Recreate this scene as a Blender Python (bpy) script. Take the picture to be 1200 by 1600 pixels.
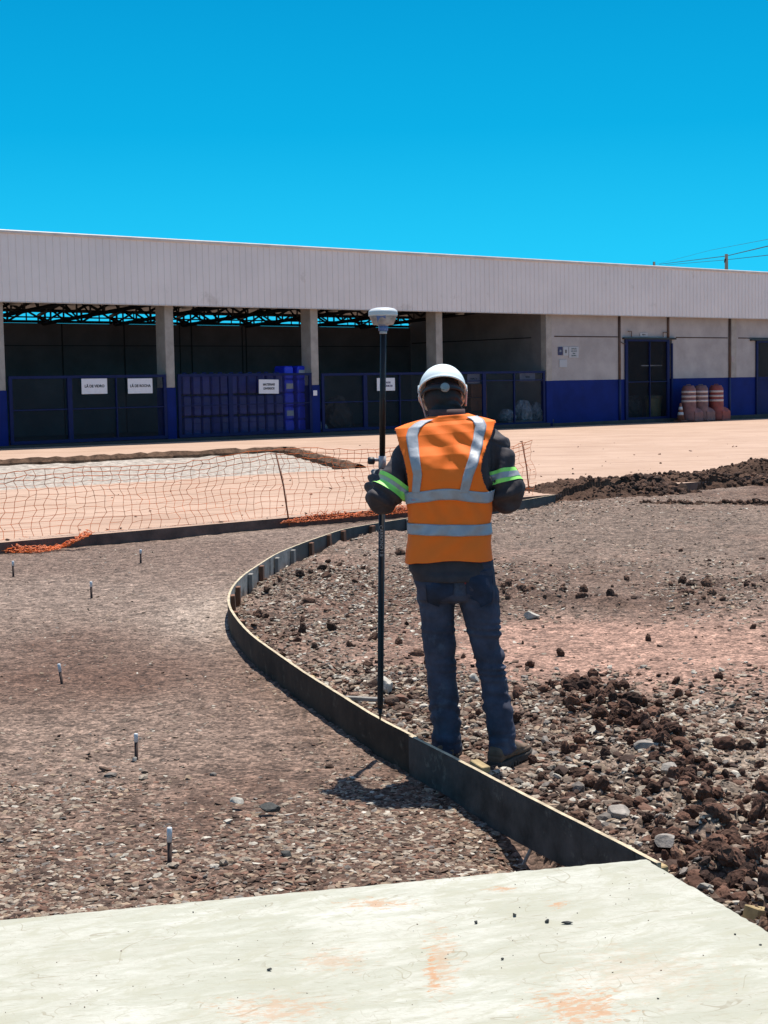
import bpy, bmesh, math, random
import numpy as np
from mathutils import Vector, Matrix, Euler
R = math.radians
PI = math.pi
scene = bpy.context.scene
for o in list(bpy.data.objects): bpy.data.objects.remove(o)
COL = scene.collection

# ------------------------------------------------------------ camera
FPX = 2400.0
PITCH = math.degrees(math.atan(200/2400)); ROLL = 1.03; CAMH = 1.71
cd = bpy.data.cameras.new('camera'); cam = bpy.data.objects.new('camera', cd); COL.objects.link(cam)
cd.sensor_fit = 'VERTICAL'; cd.sensor_height = 36; cd.lens = 54.0
cd.clip_start = 0.1; cd.clip_end = 9000
CR = Matrix.Rotation(R(90-PITCH), 3, 'X') @ Matrix.Rotation(R(-ROLL), 3, 'Z')
cam.matrix_world = Matrix.Translation((0, 0, CAMH)) @ CR.to_4x4()
scene.camera = cam
scene.render.resolution_x = 768; scene.render.resolution_y = 1024

def ray(px, py):
    return CR @ Vector(((px-600)/FPX, (800-py)/FPX, -1.0))
def G(px, py, z=0.0):                       # where a sight line meets the level z
    d = ray(px, py); k = (z-CAMH)/d.z
    return Vector((d.x*k, d.y*k, z))
def project(p):
    q = CR.transposed() @ (Vector(p)-Vector((0, 0, CAMH)))
    return 600+FPX*q.x/-q.z, 800-FPX*q.y/-q.z

# ------------------------------------------------------------ sky and sun
SUN = Vector((0.236, 0.60, 2.0)).normalized()
w = bpy.data.worlds.new("World"); scene.world = w; w.use_nodes = True
nt = w.node_tree; nt.nodes.clear()
N = nt.nodes.new; L = nt.links.new
out = N('ShaderNodeOutputWorld'); bg = N('ShaderNodeBackground'); bg.inputs[1].default_value = 0.095
sky = N('ShaderNodeTexSky'); sky.sky_type = 'NISHITA'; sky.sun_disc = False
sky.sun_elevation = math.asin(SUN.z); sky.sun_rotation = math.atan2(SUN.x, SUN.y)
sky.dust_density = 0.4; sky.ozone_density = 2.0; sky.air_density = 1.0
tc = N('ShaderNodeTexCoord'); sp = N('ShaderNodeSeparateXYZ'); L(tc.outputs['Generated'], sp.inputs[0])
rp = N('ShaderNodeValToRGB'); L(sp.outputs['Z'], rp.inputs[0])
e = rp.color_ramp.elements
e[0].position = 0.0; e[0].color = (0.030, 0.66, 1.0, 1)
e[1].position = 0.5; e[1].color = (0.0, 0.20, 0.55, 1)
for p_, c_ in ((0.08, (0.018, 0.60, 0.98, 1)), (0.16, (0.004, 0.44, 0.82, 1)), (0.25, (0.002, 0.34, 0.70, 1))):
    q = e.new(p_); q.color = c_
mu = N('ShaderNodeVectorMath'); mu.operation = 'SCALE'; L(rp.outputs[0], mu.inputs[0]); mu.inputs['Scale'].default_value = 6.3
mr = N('ShaderNodeMapRange'); L(sp.outputs['Z'], mr.inputs[0])
mr.inputs[1].default_value = 0.25; mr.inputs[2].default_value = 0.38; mr.inputs[3].default_value = 1; mr.inputs[4].default_value = 0
mx = N('ShaderNodeMix'); mx.data_type = 'RGBA'; L(mr.outputs[0], mx.inputs[0]); L(sky.outputs[0], mx.inputs[6]); L(mu.outputs[0], mx.inputs[7])
L(mx.outputs[2], bg.inputs[0]); L(bg.outputs[0], out.inputs[0])
sl = bpy.data.lights.new('sun', 'SUN'); so = bpy.data.objects.new('sun', sl); COL.objects.link(so)
sl.energy = 4.3; sl.angle = R(0.53); sl.color = (1.0, 0.955, 0.88)
so.rotation_euler = SUN.to_track_quat('Z', 'Y').to_euler(); so.location = (0, 0, 30)
scene.view_settings.view_transform = 'Standard'; scene.view_settings.look = 'None'
scene.view_settings.exposure = 0.72; scene.view_settings.gamma = 1.0
scene.render.engine = 'CYCLES'

# ------------------------------------------------------------ helpers
def tag(o, label=None, cat=None, group=None, kind=None):
    if label: o['label'] = label
    if cat: o['category'] = cat
    if group: o['group'] = group
    if kind: o['kind'] = kind
    return o
def empty(name, loc=(0, 0, 0), rz=0.0, parent=None):
    o = bpy.data.objects.new(name, None); COL.objects.link(o); o.location = loc; o.rotation_euler = (0, 0, rz)
    o.empty_display_size = 0.1
    if parent: o.parent = parent
    return o
def copy_tree(o, parent=None):
    c = o.copy(); COL.objects.link(c); c.parent = parent
    for ch in list(o.children): copy_tree(ch, c)
    return c
def link(name, me, parent=None, loc=None):
    o = bpy.data.objects.new(name, me); COL.objects.link(o)
    if parent: o.parent = parent
    if loc is not None: o.location = loc
    return o

class MB:
    def __init__(s): s.v = []; s.f = []; s.m = []; s.sm = []
    def add(s, vs, fs, mi=0, smooth=False):
        b = len(s.v); s.v.extend([tuple(p) for p in vs])
        for f in fs: s.f.append([i+b for i in f]); s.m.append(mi); s.sm.append(smooth)
        return s
    def box(s, c, size, rz=0, mi=0, mat=None, bev=0.0):
        x, y, z = [q/2 for q in size]
        if bev > 0:
            b = min(bev, x*.45, y*.45, z*.45); vs = []; 
            # chamfered box: 24 vertices
            idx = {}
            for sx in (-1, 1):
                for sy in (-1, 1):
                    for sz in (-1, 1):
                        for ax in range(3):
                            p = [sx*x, sy*y, sz*z]
                            for k in range(3):
                                if k != ax: p[k] -= (sx, sy, sz)[k]*b
                            idx[(sx, sy, sz, ax)] = len(vs); vs.append(p)
            fs = []
            cyc = [(-1, -1), (1, -1), (1, 1), (-1, 1)]
            for sg in (-1, 1):
                fs.append([idx[(sg, a, c_, 0)] for a, c_ in cyc][::sg])
                fs.append([idx[(a, sg, c_, 1)] for a, c_ in cyc][::-sg])
                fs.append([idx[(a, c_, sg, 2)] for a, c_ in cyc][::sg])
            for a in (-1, 1):
                for c_ in (-1, 1):
                    fs.append([idx[(a, c_, -1, 0)], idx[(a, c_, 1, 0)], idx[(a, c_, 1, 1)], idx[(a, c_, -1, 1)]][::-a*c_])
                    fs.append([idx[(a, -1, c_, 0)], idx[(a, 1, c_, 0)], idx[(a, 1, c_, 2)], idx[(a, -1, c_, 2)]][::a*c_])
                    fs.append([idx[(-1, a, c_, 1)], idx[(1, a, c_, 1)], idx[(1, a, c_, 2)], idx[(-1, a, c_, 2)]][::-a*c_])
                    for d in (-1, 1):
                        t = [idx[(a, c_, d, 0)], idx[(a, c_, d, 1)], idx[(a, c_, d, 2)]]
                        fs.append(t if a*c_*d > 0 else t[::-1])
        else:
            vs = [(sx*x, sy*y, sz*z) for sx in (-1, 1) for sy in (-1, 1) for sz in (-1, 1)]
            fs = [(0, 1, 3, 2), (4, 6, 7, 5), (0, 4, 5, 1), (2, 3, 7, 6), (0, 2, 6, 4), (1, 5, 7, 3)]
        M = (mat or Matrix.Rotation(rz, 3, 'Z'))
        c = Vector(c)
        return s.add([c+M @ Vector(p) for p in vs], fs, mi)
    def loft(s, rings, closed=True, cap=True, mi=0, smooth=True):
        n = len(rings[0]); vs = [p for r_ in rings for p in r_]; fs = []
        for i in range(len(rings)-1):
            for j in range(n if closed else n-1):
                k = (j+1) % n
                fs.append((i*n+j, i*n+k, (i+1)*n+k, (i+1)*n+j))
        if cap and closed:
            fs.append(tuple(range(n))[::-1]); fs.append(tuple((len(rings)-1)*n+j for j in range(n)))
        return s.add(vs, fs, mi, smooth)
    def tube(s, pts, rad, n=8, mi=0, smooth=True, cap=True):
        pts = [Vector(p) for p in pts]
        if not hasattr(rad, '__len__'): rad = [rad]*len(pts)
        rings = []; up = None
        for i, p in enumerate(pts):
            a = pts[max(i-1, 0)]; b = pts[min(i+1, len(pts)-1)]
            t = (b-a).normalized()
            if up is None:
                up = Vector((0, 0, 1)) if abs(t.z) < .9 else Vector((0, 1, 0))
            x = t.cross(up).normalized(); y = x.cross(t).normalized(); up = y
            rings.append([p+(x*math.cos(2*PI*k/n)+y*math.sin(2*PI*k/n))*rad[i] for k in range(n)])
        return s.loft(rings, True, cap, mi, smooth)
    def lathe(s, prof, c=(0, 0, 0), n=20, mi=0, smooth=True, M=None):
        M = M or Matrix.Identity(3); c = Vector(c)
        rings = [[c+M @ Vector((r_*math.cos(2*PI*k/n), r_*math.sin(2*PI*k/n), z)) for k in range(n)] for r_, z in prof]
        return s.loft(rings, True, True, mi, smooth)
    def ellip(s, c, rad, M=None, n=16, m=10, mi=0):
        M = M or Matrix.Identity(3); c = Vector(c); rings = []
        for i in range(1, m):
            th = PI*i/m
            rings.append([c+M @ Vector((rad[0]*math.sin(th)*math.cos(2*PI*k/n), rad[1]*math.sin(th)*math.sin(2*PI*k/n), -rad[2]*math.cos(th))) for k in range(n)])
        return s.loft(rings, True, True, mi, True)
    def build(s, name, mats, parent=None, loc=None, rz=0):
        me = bpy.data.meshes.new(name); me.from_pydata(s.v, [], s.f)
        if not isinstance(mats, (list, tuple)): mats = [mats]
        for m in mats: me.materials.append(m)
        me.polygons.foreach_set('material_index', s.m); me.polygons.foreach_set('use_smooth', s.sm)
        me.update()
        o = link(name, me, parent, loc); o.rotation_euler.z = rz
        return o

def np_mesh(name, verts, faces, mats, smooth=False, cols=None, nside=None, mi=None):
    verts = np.asarray(verts, dtype=np.float32); faces = np.asarray(faces, dtype=np.int32)
    k = faces.shape[1]; me = bpy.data.meshes.new(name)
    me.vertices.add(len(verts)); me.vertices.foreach_set('co', verts.ravel())
    me.loops.add(faces.size); me.loops.foreach_set('vertex_index', faces.ravel())
    me.polygons.add(len(faces)); me.polygons.foreach_set('loop_start', np.arange(0, faces.size, k, dtype=np.int32))
    me.polygons.foreach_set('use_smooth', np.full(len(faces), smooth, dtype=bool))
    if mi is not None: me.polygons.foreach_set('material_index', np.asarray(mi, dtype=np.int32))
    if cols is not None:
        a = me.color_attributes.new('tone', 'FLOAT_COLOR', 'POINT')
        c4 = np.ones((len(verts), 4), dtype=np.float32); c4[:, :3] = cols; a.data.foreach_set('color', c4.ravel())
    for m in (mats if isinstance(mats, (list, tuple)) else [mats]): me.materials.append(m)
    me.update(calc_edges=True); me.validate()
    return me

# value noise
_rs = np.random.RandomState(7); _T = _rs.rand(256, 256).astype(np.float32)
def vnoise(x, y):
    xi = np.floor(x).astype(np.int64); yi = np.floor(y).astype(np.int64); fx = x-xi; fy = y-yi
    fx = fx*fx*(3-2*fx); fy = fy*fy*(3-2*fy)
    a = _T[xi & 255, yi & 255]; b = _T[(xi+1) & 255, yi & 255]; c = _T[xi & 255, (yi+1) & 255]; d = _T[(xi+1) & 255, (yi+1) & 255]
    return (a*(1-fx)+b*fx)*(1-fy)+(c*(1-fx)+d*fx)*fy-0.5
def fbm(x, y, sc, octs=4, off=0.0, g=0.5):
    s = 0; a = 1.0
    for k in range(octs):
        s = s+a*vnoise(x/sc*2**k+off+17.3*k, y/sc*2**k+off*1.7+9.1*k); a *= g
    return s
def sstep(a, b, x):
    t = np.clip((x-a)/(b-a), 0, 1); return t*t*(3-2*t)

# ------------------------------------------------------------ materials
ALB = .70                                       # all paints and soils relative to the chosen exposure
def mat(name, col, rough=0.6, metal=0.0, var=0.0, vscale=8.0, col2=None, bump=0.0, bscale=60.0, spec=0.5, attr=None, stretch=None, detail=6, wear=None, keep=False):
    if not keep:
        col = tuple(c*ALB for c in col); col2 = tuple(c*ALB for c in col2) if col2 else None
        if wear: wear = (tuple(c*ALB for c in wear[0]), wear[1], wear[2])
    m = bpy.data.materials.new(name); m.use_nodes = True; t = m.node_tree; n = t.nodes; b = n['Principled BSDF']
    b.inputs['Roughness'].default_value = rough; b.inputs['Metallic'].default_value = metal
    b.inputs['Specular IOR Level'].default_value = spec
    b.inputs['Base Color'].default_value = (*col, 1)
    tcn = n.new('ShaderNodeTexCoord'); vec = tcn.outputs['Object']
    if stretch:
        mp = n.new('ShaderNodeMapping'); mp.inputs['Scale'].default_value = stretch; t.links.new(vec, mp.inputs[0]); vec = mp.outputs[0]
    cur = None
    if attr:
        at = n.new('ShaderNodeAttribute'); at.attribute_name = attr; cur = at.outputs['Color']
    if var > 0 or col2:
        nz = n.new('ShaderNodeTexNoise'); nz.inputs['Scale'].default_value = vscale; nz.inputs['Detail'].default_value = detail; nz.inputs['Roughness'].default_value = .65
        t.links.new(vec, nz.inputs['Vector'])
        r_ = n.new('ShaderNodeMapRange'); r_.inputs[1].default_value = .35; r_.inputs[2].default_value = .65; t.links.new(nz.outputs[0], r_.inputs[0])
        mi = n.new('ShaderNodeMix'); mi.data_type = 'RGBA'; t.links.new(r_.outputs[0], mi.inputs[0])
        c2 = col2 or tuple(min(1, c*(1+var)) for c in col); c1 = col if col2 else tuple(c*(1-var) for c in col)
        if cur is not None:
            mi.inputs[6].default_value = (1-var,)*3+(1,); mi.inputs[7].default_value = (1+var,)*3+(1,)
            mm = n.new('ShaderNodeMix'); mm.data_type = 'RGBA'; mm.blend_type = 'MULTIPLY'; mm.inputs[0].default_value = 1
            t.links.new(cur, mm.inputs[6]); t.links.new(mi.outputs[2], mm.inputs[7]); cur = mm.outputs[2]
        else:
            mi.inputs[6].default_value = (*c1, 1); mi.inputs[7].default_value = (*c2, 1); cur = mi.outputs[2]
    if wear:                                     # (colour, scale, threshold)
        nz = n.new('ShaderNodeTexNoise'); nz.inputs['Scale'].default_value = wear[1]; nz.inputs['Detail'].default_value = 8; nz.inputs['Roughness'].default_value = .7
        t.links.new(vec, nz.inputs['Vector'])
        r_ = n.new('ShaderNodeMapRange'); r_.inputs[1].default_value = wear[2]; r_.inputs[2].default_value = wear[2]+.07; t.links.new(nz.outputs[0], r_.inputs[0])
        mi = n.new('ShaderNodeMix'); mi.data_type = 'RGBA'; t.links.new(r_.outputs[0], mi.inputs[0]); mi.inputs[7].default_value = (*wear[0], 1)
        if cur is not None: t.links.new(cur, mi.inputs[6])
        else: mi.inputs[6].default_value = (*col, 1)
        cur = mi.outputs[2]
    if cur is not None: t.links.new(cur, b.inputs['Base Color'])
    if bump > 0:
        nb = n.new('ShaderNodeTexNoise'); nb.inputs['Scale'].default_value = bscale; nb.inputs['Detail'].default_value = 5
        t.links.new(vec, nb.inputs['Vector'])
        bp = n.new('ShaderNodeBump'); bp.inputs['Strength'].default_value = 1.0; bp.inputs['Distance'].default_value = bump
        t.links.new(nb.outputs[0], bp.inputs['Height']); t.links.new(bp.outputs[0], b.inputs['Normal'])
    return m

def text_mesh(txt, size, m, name, parent, loc, rot, align='CENTER', bold=0.0):
    c = bpy.data.curves.new(name, 'FONT'); c.body = txt; c.size = size; c.align_x = align; c.align_y = 'CENTER'; c.extrude = 0.0008; c.offset = bold
    t = bpy.data.objects.new('tmp_text', c); COL.objects.link(t)
    bpy.context.view_layer.update()
    dg = bpy.context.evaluated_depsgraph_get()
    me = bpy.data.meshes.new_from_object(t.evaluated_get(dg)); bpy.data.objects.remove(t)
    me.materials.clear(); me.materials.append(m)
    o = link(name, me, parent, loc); o.rotation_euler = rot
    return o
# ------------------------------------------------------------ ground layout
U2 = np.array([0.763, 0.647]); U2 /= np.linalg.norm(U2); M2 = np.array([-U2[1], U2[0]])
E0 = np.array([-4.0, 16.05])                    # a point on the edge of the concrete yard
def SD(x, y):
    return (x-E0[0])*U2[0]+(y-E0[1])*U2[1], (x-E0[0])*M2[0]+(y-E0[1])*M2[1]
def yard_z(s, d):
    return 0.125 + np.clip(d, -5, 60)/19.9*(0.225-0.13*(s+0.0)/31.0)*np.where(d > 0, 1, 0.0)
def YP(s, d, dz=0.0):
    return Vector((E0[0]+U2[0]*s+M2[0]*d, E0[1]+U2[1]*s+M2[1]*d, float(yard_z(s, d))+dz))
BT = 0.17                                        # top of formwork and of the near slab
bpx = [(866, 773), (800, 784), (740, 792), (690, 800), (637, 809.5), (574, 819), (532, 827), (494, 840), (464, 851), (433, 863), (409, 878), (381, 896),
       (362, 914), (354, 933), (356.5, 950), (373, 974), (395, 996), (431, 1021), (477, 1053), (532, 1087), (594, 1126), (642, 1149), (725, 1190),
       (810, 1235), (885, 1275), (960, 1310), (1022, 1341), (1034, 1349)]
BP = np.array([G(a, b, BT)[:2] for a, b in bpx])
def smooth_path(P, n=400, it=6):
    d = np.r_[0, np.cumsum(np.linalg.norm(np.diff(P, axis=0), axis=1))]
    t = np.linspace(0, d[-1], n); Q = np.c_[np.interp(t, d, P[:, 0]), np.interp(t, d, P[:, 1])]
    for _ in range(it*12):
        Q[1:-1] = Q[1:-1]*.5+(Q[:-2]+Q[2:])*.25
    return Q
BQ = smooth_path(BP); BL = np.r_[0, np.cumsum(np.linalg.norm(np.diff(BQ, axis=0), axis=1))]
def b_at(l):
    return np.array([np.interp(l, BL, BQ[:, 0]), np.interp(l, BL, BQ[:, 1])])
def b_tan(l):
    a = b_at(l-0.05 if l > .05 else 0); b = b_at(l+0.05); t = b-a; return t/np.linalg.norm(t)
def b_near(px, py, z=BT):
    p = np.array(G(px, py, z)[:2]); return BL[np.argmin(np.linalg.norm(BQ-p, axis=1))]
_poly = np.r_[BQ[::4], [[2.5, 2.0], [12, 2.0], [40, 60], [20, 36.4]]]
def inside(x, y):
    c = np.zeros(x.shape, bool); n = len(_poly); j = n-1
    for i in range(n):
        xi, yi = _poly[i]; xj, yj = _poly[j]
        k = ((yi > y) != (yj > y)) & (x < (xj-xi)*(y-yi)/(yj-yi+1e-12)+xi); c ^= k; j = i
    return c
def dist_path(x, y, Q):
    dm = np.full(x.shape, 1e9)
    for i in range(len(Q)-1):
        a = Q[i]; b = Q[i+1]; ab = b-a; t = np.clip(((x-a[0])*ab[0]+(y-a[1])*ab[1])/(ab@ab), 0, 1)
        dm = np.minimum(dm, np.hypot(x-a[0]-t*ab[0], y-a[1]-t*ab[1]))
    return dm
RIDGE = np.array([G(a, b, .08)[:2] for a, b in ((905, 1075), (960, 1110), (1030, 1160), (1075, 1225), (1110, 1310), (1160, 1390), (1230, 1470))])
FARRIDGE = np.array([G(a, b, .05)[:2] for a, b in ((760, 925), (850, 935), (940, 945), (1040, 938), (1130, 915), (1230, 905))])
RED = np.array(G(1060, 1010, .04)[:2])
SC = G(1010, 1342, BT); SLt = G(0, 1437, BT); SRt = G(1200, 1455, BT)
def gaus(x, y, c, rx, ry): return np.exp(-((x-c[0])/rx)**2-((y-c[1])/ry)**2)
def red_amt(x, y):
    r_ = gaus(x, y, RED, 1.6, 1.5)*1.8+gaus(x, y, G(850, 985, .04), .7, .6)*.8-.5*gaus(x, y, G(920, 1130, .04), 1.2, .7)
    return np.clip(r_+fbm(x, y*.6, .8, 4, 3)*.9-.25, 0, 1)*inside(x, y)
def ground_h(x, y, fine=True):
    x = np.asarray(x, float); y = np.asarray(y, float)
    ins = inside(x, y)
    near = (y < 30) & (y > 2) & (np.abs(x) < 12)
    dB = np.full(x.shape, 9.0); dR = dB.copy(); dF = dB.copy()
    dB[near] = dist_path(x[near], y[near], BQ[::8]); dR[near] = dist_path(x[near], y[near], RIDGE); dF[near] = dist_path(x[near], y[near], FARRIDGE)
    s, d = SD(x, y)
    hi = 0.045+fbm(x, y, .9, 3, 5)*.04
    lump = np.clip(fbm(x, y, .16, 3, 11)+.12, 0, 1)
    band = np.exp(-(dB/.62)**2)*ins
    hi = hi+np.exp(-(dR/.19)**2)*(.035+.09*lump)+np.exp(-(dF/.28)**2)*(.02+.08*lump)
    hi = hi+band*.05*lump+.02*gaus(x, y, G(1000, 830, .05), 2.5, 2.0)
    FT = np.clip(np.exp(-((x-.38)/.34)**6-((y-6.68)/.26)**6), 0, 1); hi = hi*(1-FT)+.040*FT
    hi = np.where(dB < .12, np.minimum(hi, .08), hi)
    ho = fbm(x, y, 1.3, 3, 2)*.02+np.exp(-(((x+.55)/.5)**2+((y-5.25)/.14)**2))*.035
    ho = ho+np.exp(-(((x+1.0)/.45)**2+((y-4.75)/.13)**2))*.035
    gap = gaus(x, y, G(820, 1325, 0), .22, .18)
    ho = ho-gap*.10-.02*gaus(x, y, G(760, 1280, 0), .3, .25)
    wi = np.where(ins, sstep(.035, .11, dB), 0); h = ho+(hi-ho)*wi
    if fine:
        rough = (1-np.clip(np.exp(-((x-.38)/.34)**6-((y-6.68)/.26)**6), 0, 1)*.8)*np.where(ins, .6+.8*np.exp(-(dR/.3)**2)+.5*band, .35)*(1-.75*red_amt(x, y))
        h = h+rough*fbm(x, y, .09, 3, 21)*.030
    h = np.where((d > 0.02), -0.06-0*h, h)
    far = np.clip((np.hypot(x, y-10)-40)/60, 0, 1)
    return h*(1-far)-.0*far
# one sheet to the horizon: fine in the middle, coarse outside
def axis(lo, hi_, step, far):
    core = list(np.arange(lo, hi_, step)); k = step; a = lo; left = []
    while a > -far: k *= 1.35; a -= k; left.append(a)
    k = step; a = core[-1]; right = []
    while a < far: k *= 1.35; a += k; right.append(a)
    return np.array(left[::-1]+core+right)
gx = axis(-4.4, 5.6, .024, 4000)
gy_core = [3.6]; 
while gy_core[-1] < 24: gy_core.append(gy_core[-1]+max(.018, .0032*gy_core[-1]))
k = .02; a = 3.6; lft = []
while a > -4000: k *= 1.35; a -= k; lft.append(a)
k = .08; a = gy_core[-1]; rgt = []
while a < 4000: k *= 1.35; a += k; rgt.append(a)
gy = np.array(lft[::-1]+gy_core+rgt)
X, Y = np.meshgrid(gx, gy); Z = ground_h(X, Y)
ny, nx = X.shape
ii = np.arange(ny*nx).reshape(ny, nx)
F4 = np.stack([ii[:-1, :-1], ii[:-1, 1:], ii[1:, 1:], ii[1:, :-1]], -1).reshape(-1, 4)
ra = red_amt(X, Y)
s_, d_ = SD(X, Y)
base = np.array([.105, .058, .040])*ALB; grey = np.array([.185, .128, .098])*ALB; redc = np.array([.31, .185, .138])*ALB; dark = np.array([.075, .042, .030])*ALB
mixv = np.clip(.5+fbm(X, Y*.55, 1.6, 4, 31)*1.6, 0, 1)[..., None]
col = base*(1-mixv)+grey*mixv
ins_ = inside(X, Y)
farg = np.clip((Y-8.5)/4, 0, 1)[..., None]*(~ins_)[..., None]
col = col*(1-farg*.5)+np.array([.225, .170, .138])*ALB*farg*.5
dR_ = dist_path(X, Y, RIDGE); dF_ = dist_path(X, Y, FARRIDGE)
dk = np.clip(np.exp(-(dR_/.26)**2)*.9+np.exp(-(dF_/.4)**2)*.65, 0, 1)[..., None]*ins_[..., None]
col = col*(1-dk)+dark*dk
gm = np.clip(gaus(X, Y, G(1010, 830, .05), 2.6, 3.4)*1.2, 0, .8)[..., None]*ins_[..., None]
col = col*(1-gm)+np.array([.165, .120, .094])*ALB*gm
pale = np.clip(gaus(X, Y, G(1150, 1230, .04), .5, 1.1)*1.1, 0, .8)[..., None]*ins_[..., None]
col = col*(1-pale)+np.array([.25, .195, .15])*ALB*pale
p2 = np.clip(gaus(X, Y, G(350, 960, 0), .45, 1.2), 0, .7)[..., None]*(~ins_)[..., None]
col = col*(1-p2)+np.array([.33, .26, .21])*ALB*p2
rr = (ra*.9)[..., None]; col = col*(1-rr)+redc*rr

# soil: vertex tone x specks of fine gravel
gmat = mat('earth', (.2, .15, .11), rough=.95, attr='tone', var=.35, vscale=7, spec=.2, bump=.006, bscale=45)
t = gmat.node_tree; n = t.nodes; b = n['Principled BSDF']
src = b.inputs['Base Color'].links[0].from_socket
tcn = n.new('ShaderNodeTexCoord')
cur = src
for sc_, lo, hi2, seed in ((42, .55, 1.75, 0.0), (95, .6, 1.55, 5.0)):
    mp = n.new('ShaderNodeMapping'); mp.inputs['Location'].default_value = (seed, seed, 0); t.links.new(tcn.outputs['Object'], mp.inputs[0])
    vo = n.new('ShaderNodeTexVoronoi'); vo.inputs['Scale'].default_value = sc_; t.links.new(mp.outputs[0], vo.inputs['Vector'])
    sx_ = n.new('ShaderNodeSeparateColor'); t.links.new(vo.outputs['Color'], sx_.inputs[0])
    r_ = n.new('ShaderNodeMapRange'); r_.inputs[3].default_value = lo; r_.inputs[4].default_value = hi2; t.links.new(sx_.outputs[0], r_.inputs[0])
    mm = n.new('ShaderNodeMix'); mm.data_type = 'RGBA'; mm.blend_type = 'MULTIPLY'; mm.inputs[0].default_value = 1
    t.links.new(cur, mm.inputs[6]); t.links.new(r_.outputs[0], mm.inputs[7]); cur = mm.outputs[2]
    if seed == 0.0:
        bp = n.new('ShaderNodeBump'); bp.inputs['Distance'].default_value = .012; bp.inputs['Strength'].default_value = .9; bp.invert = True
        t.links.new(vo.outputs['Distance'], bp.inputs['Height'])
        old = b.inputs['Normal'].links[0].from_socket; t.links.new(old, bp.inputs['Normal']); t.links.new(bp.outputs[0], b.inputs['Normal'])
t.links.new(cur, b.inputs['Base Color'])
V = np.stack([X, Y, Z], -1).reshape(-1, 3)
ground = link('ground', np_mesh('ground', V, F4, gmat, True, col.reshape(-1, 3))); tag(ground, kind='structure')

# ------------------------------------------------------------ the concrete yard, with the open strip in it
ymat = mat('yard_concrete', (.62, .43, .32), rough=.9, col2=(.53, .355, .255), vscale=.55, bump=.004, bscale=9, spec=.2,
           wear=((.44, .29, .21), 1.3, .62))
soilside = mat('cut_earth', (.17, .095, .06), rough=.95, var=.4, vscale=5, bump=.03, bscale=6, spec=.2)
kerbm = mat('kerb_concrete', (.17, .10, .078), rough=.9, var=.35, vscale=3.5, bump=.004, bscale=30)
def sr(d): return 10.45+np.clip((d-6.8)/7.1, 0, 1)*3.7
# streaks of soil smeared along the concrete
t = ymat.node_tree; n = t.nodes; b = n['Principled BSDF']; src = b.inputs['Base Color'].links[0].from_socket
tcn = n.new('ShaderNodeTexCoord')
mp = n.new('ShaderNodeMapping'); mp.vector_type = 'TEXTURE'; mp.inputs['Rotation'].default_value = (0, 0, R(12)); mp.inputs['Scale'].default_value = (3.2, .16, 1)
t.links.new(tcn.outputs['Object'], mp.inputs[0])
nz = n.new('ShaderNodeTexNoise'); nz.inputs['Scale'].default_value = 1.0; nz.inputs['Detail'].default_value = 7; nz.inputs['Roughness'].default_value = .72; nz.inputs['Distortion'].default_value = .4
t.links.new(mp.outputs[0], nz.inputs['Vector'])
r_ = n.new('ShaderNodeMapRange'); r_.inputs[1].default_value = .50; r_.inputs[2].default_value = .64; r_.inputs[4].default_value = .8; t.links.new(nz.outputs[0], r_.inputs[0])
mm = n.new('ShaderNodeMix'); mm.data_type = 'RGBA'; t.links.new(r_.outputs[0], mm.inputs[0]); t.links.new(src, mm.inputs[6]); mm.inputs[7].default_value = (.25, .155, .11, 1)
t.links.new(mm.outputs[2], b.inputs['Base Color'])
ds = [0, .35, .9, 1.8, 3.2, 5, 6.8, 8, 10, 12, 13.9, 15.5, 17.5, 19.9, 24, 30, 45, 80]
sg = [-60, -40, -26, -19, -17, -14, -11, -8, -6, -4, -2, -1, 0, 1, 2, 4, 6, 9, 12, 16, 20, 26, 34, 46, 70]
mb = MB(); idx = {}
for i, d in enumerate(ds):
    for j, sgm in enumerate(sg):
        s = sr(d)+sgm; p = YP(s, d); p.z += float(vnoise(np.array([s*.8]), np.array([d*.8]))[0])*.012 if 0 < d < 19 else 0
        idx[i, j] = len(mb.v); mb.v.append(tuple(p))
hole = lambda i, j: (6 <= i < 10) and (3 <= j < 12)
for i in range(len(ds)-1):
    for j in range(len(sg)-1):
        if not hole(i, j):
            mb.f.append([idx[i, j], idx[i, j+1], idx[i+1, j+1], idx[i+1, j]]); mb.m.append(0); mb.sm.append(False)
def drop(a, b_, mi, dz=.16):
    pa = mb.v[a]; pb = mb.v[b_]; k = len(mb.v)
    mb.v.extend([(pa[0], pa[1], pa[2]-dz), (pb[0], pb[1], pb[2]-dz)])
    mb.f.append([a, k, k+1, b_]); mb.m.append(mi); mb.sm.append(False)
for j in range(3, 12): drop(idx[6, j], idx[6, j+1], 1, .3); drop(idx[10, j], idx[10, j+1], 1, .3)
for i in range(6, 10): drop(idx[i, 12], idx[i+1, 12], 1, .3); drop(idx[i, 3], idx[i+1, 3], 1, .3)
for j in range(len(sg)-1): drop(idx[0, j], idx[0, j+1], 2, .30)
tag(mb.build('yard_pavement', [ymat, soilside, kerbm]), kind='structure')
# gravel bed lying in the strip
tm = mat('strip_gravel', (.46, .40, .34), rough=.95, var=.45, vscale=9, bump=.03, bscale=12, spec=.2, detail=9)
mb = MB(); g = []
for d in np.linspace(6.6, 14.1, 24):
    g.append([YP(s, d, -.13+.05*random.Random(int(s*99+d*77)).random()+.07*max(0, (d-13.2))) for s in np.linspace(-8, 14.6, 60)])
mb.loft(g, False, False, 0, True)
tag(mb.build('gravel_strip_ground', tm), kind='structure')
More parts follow.
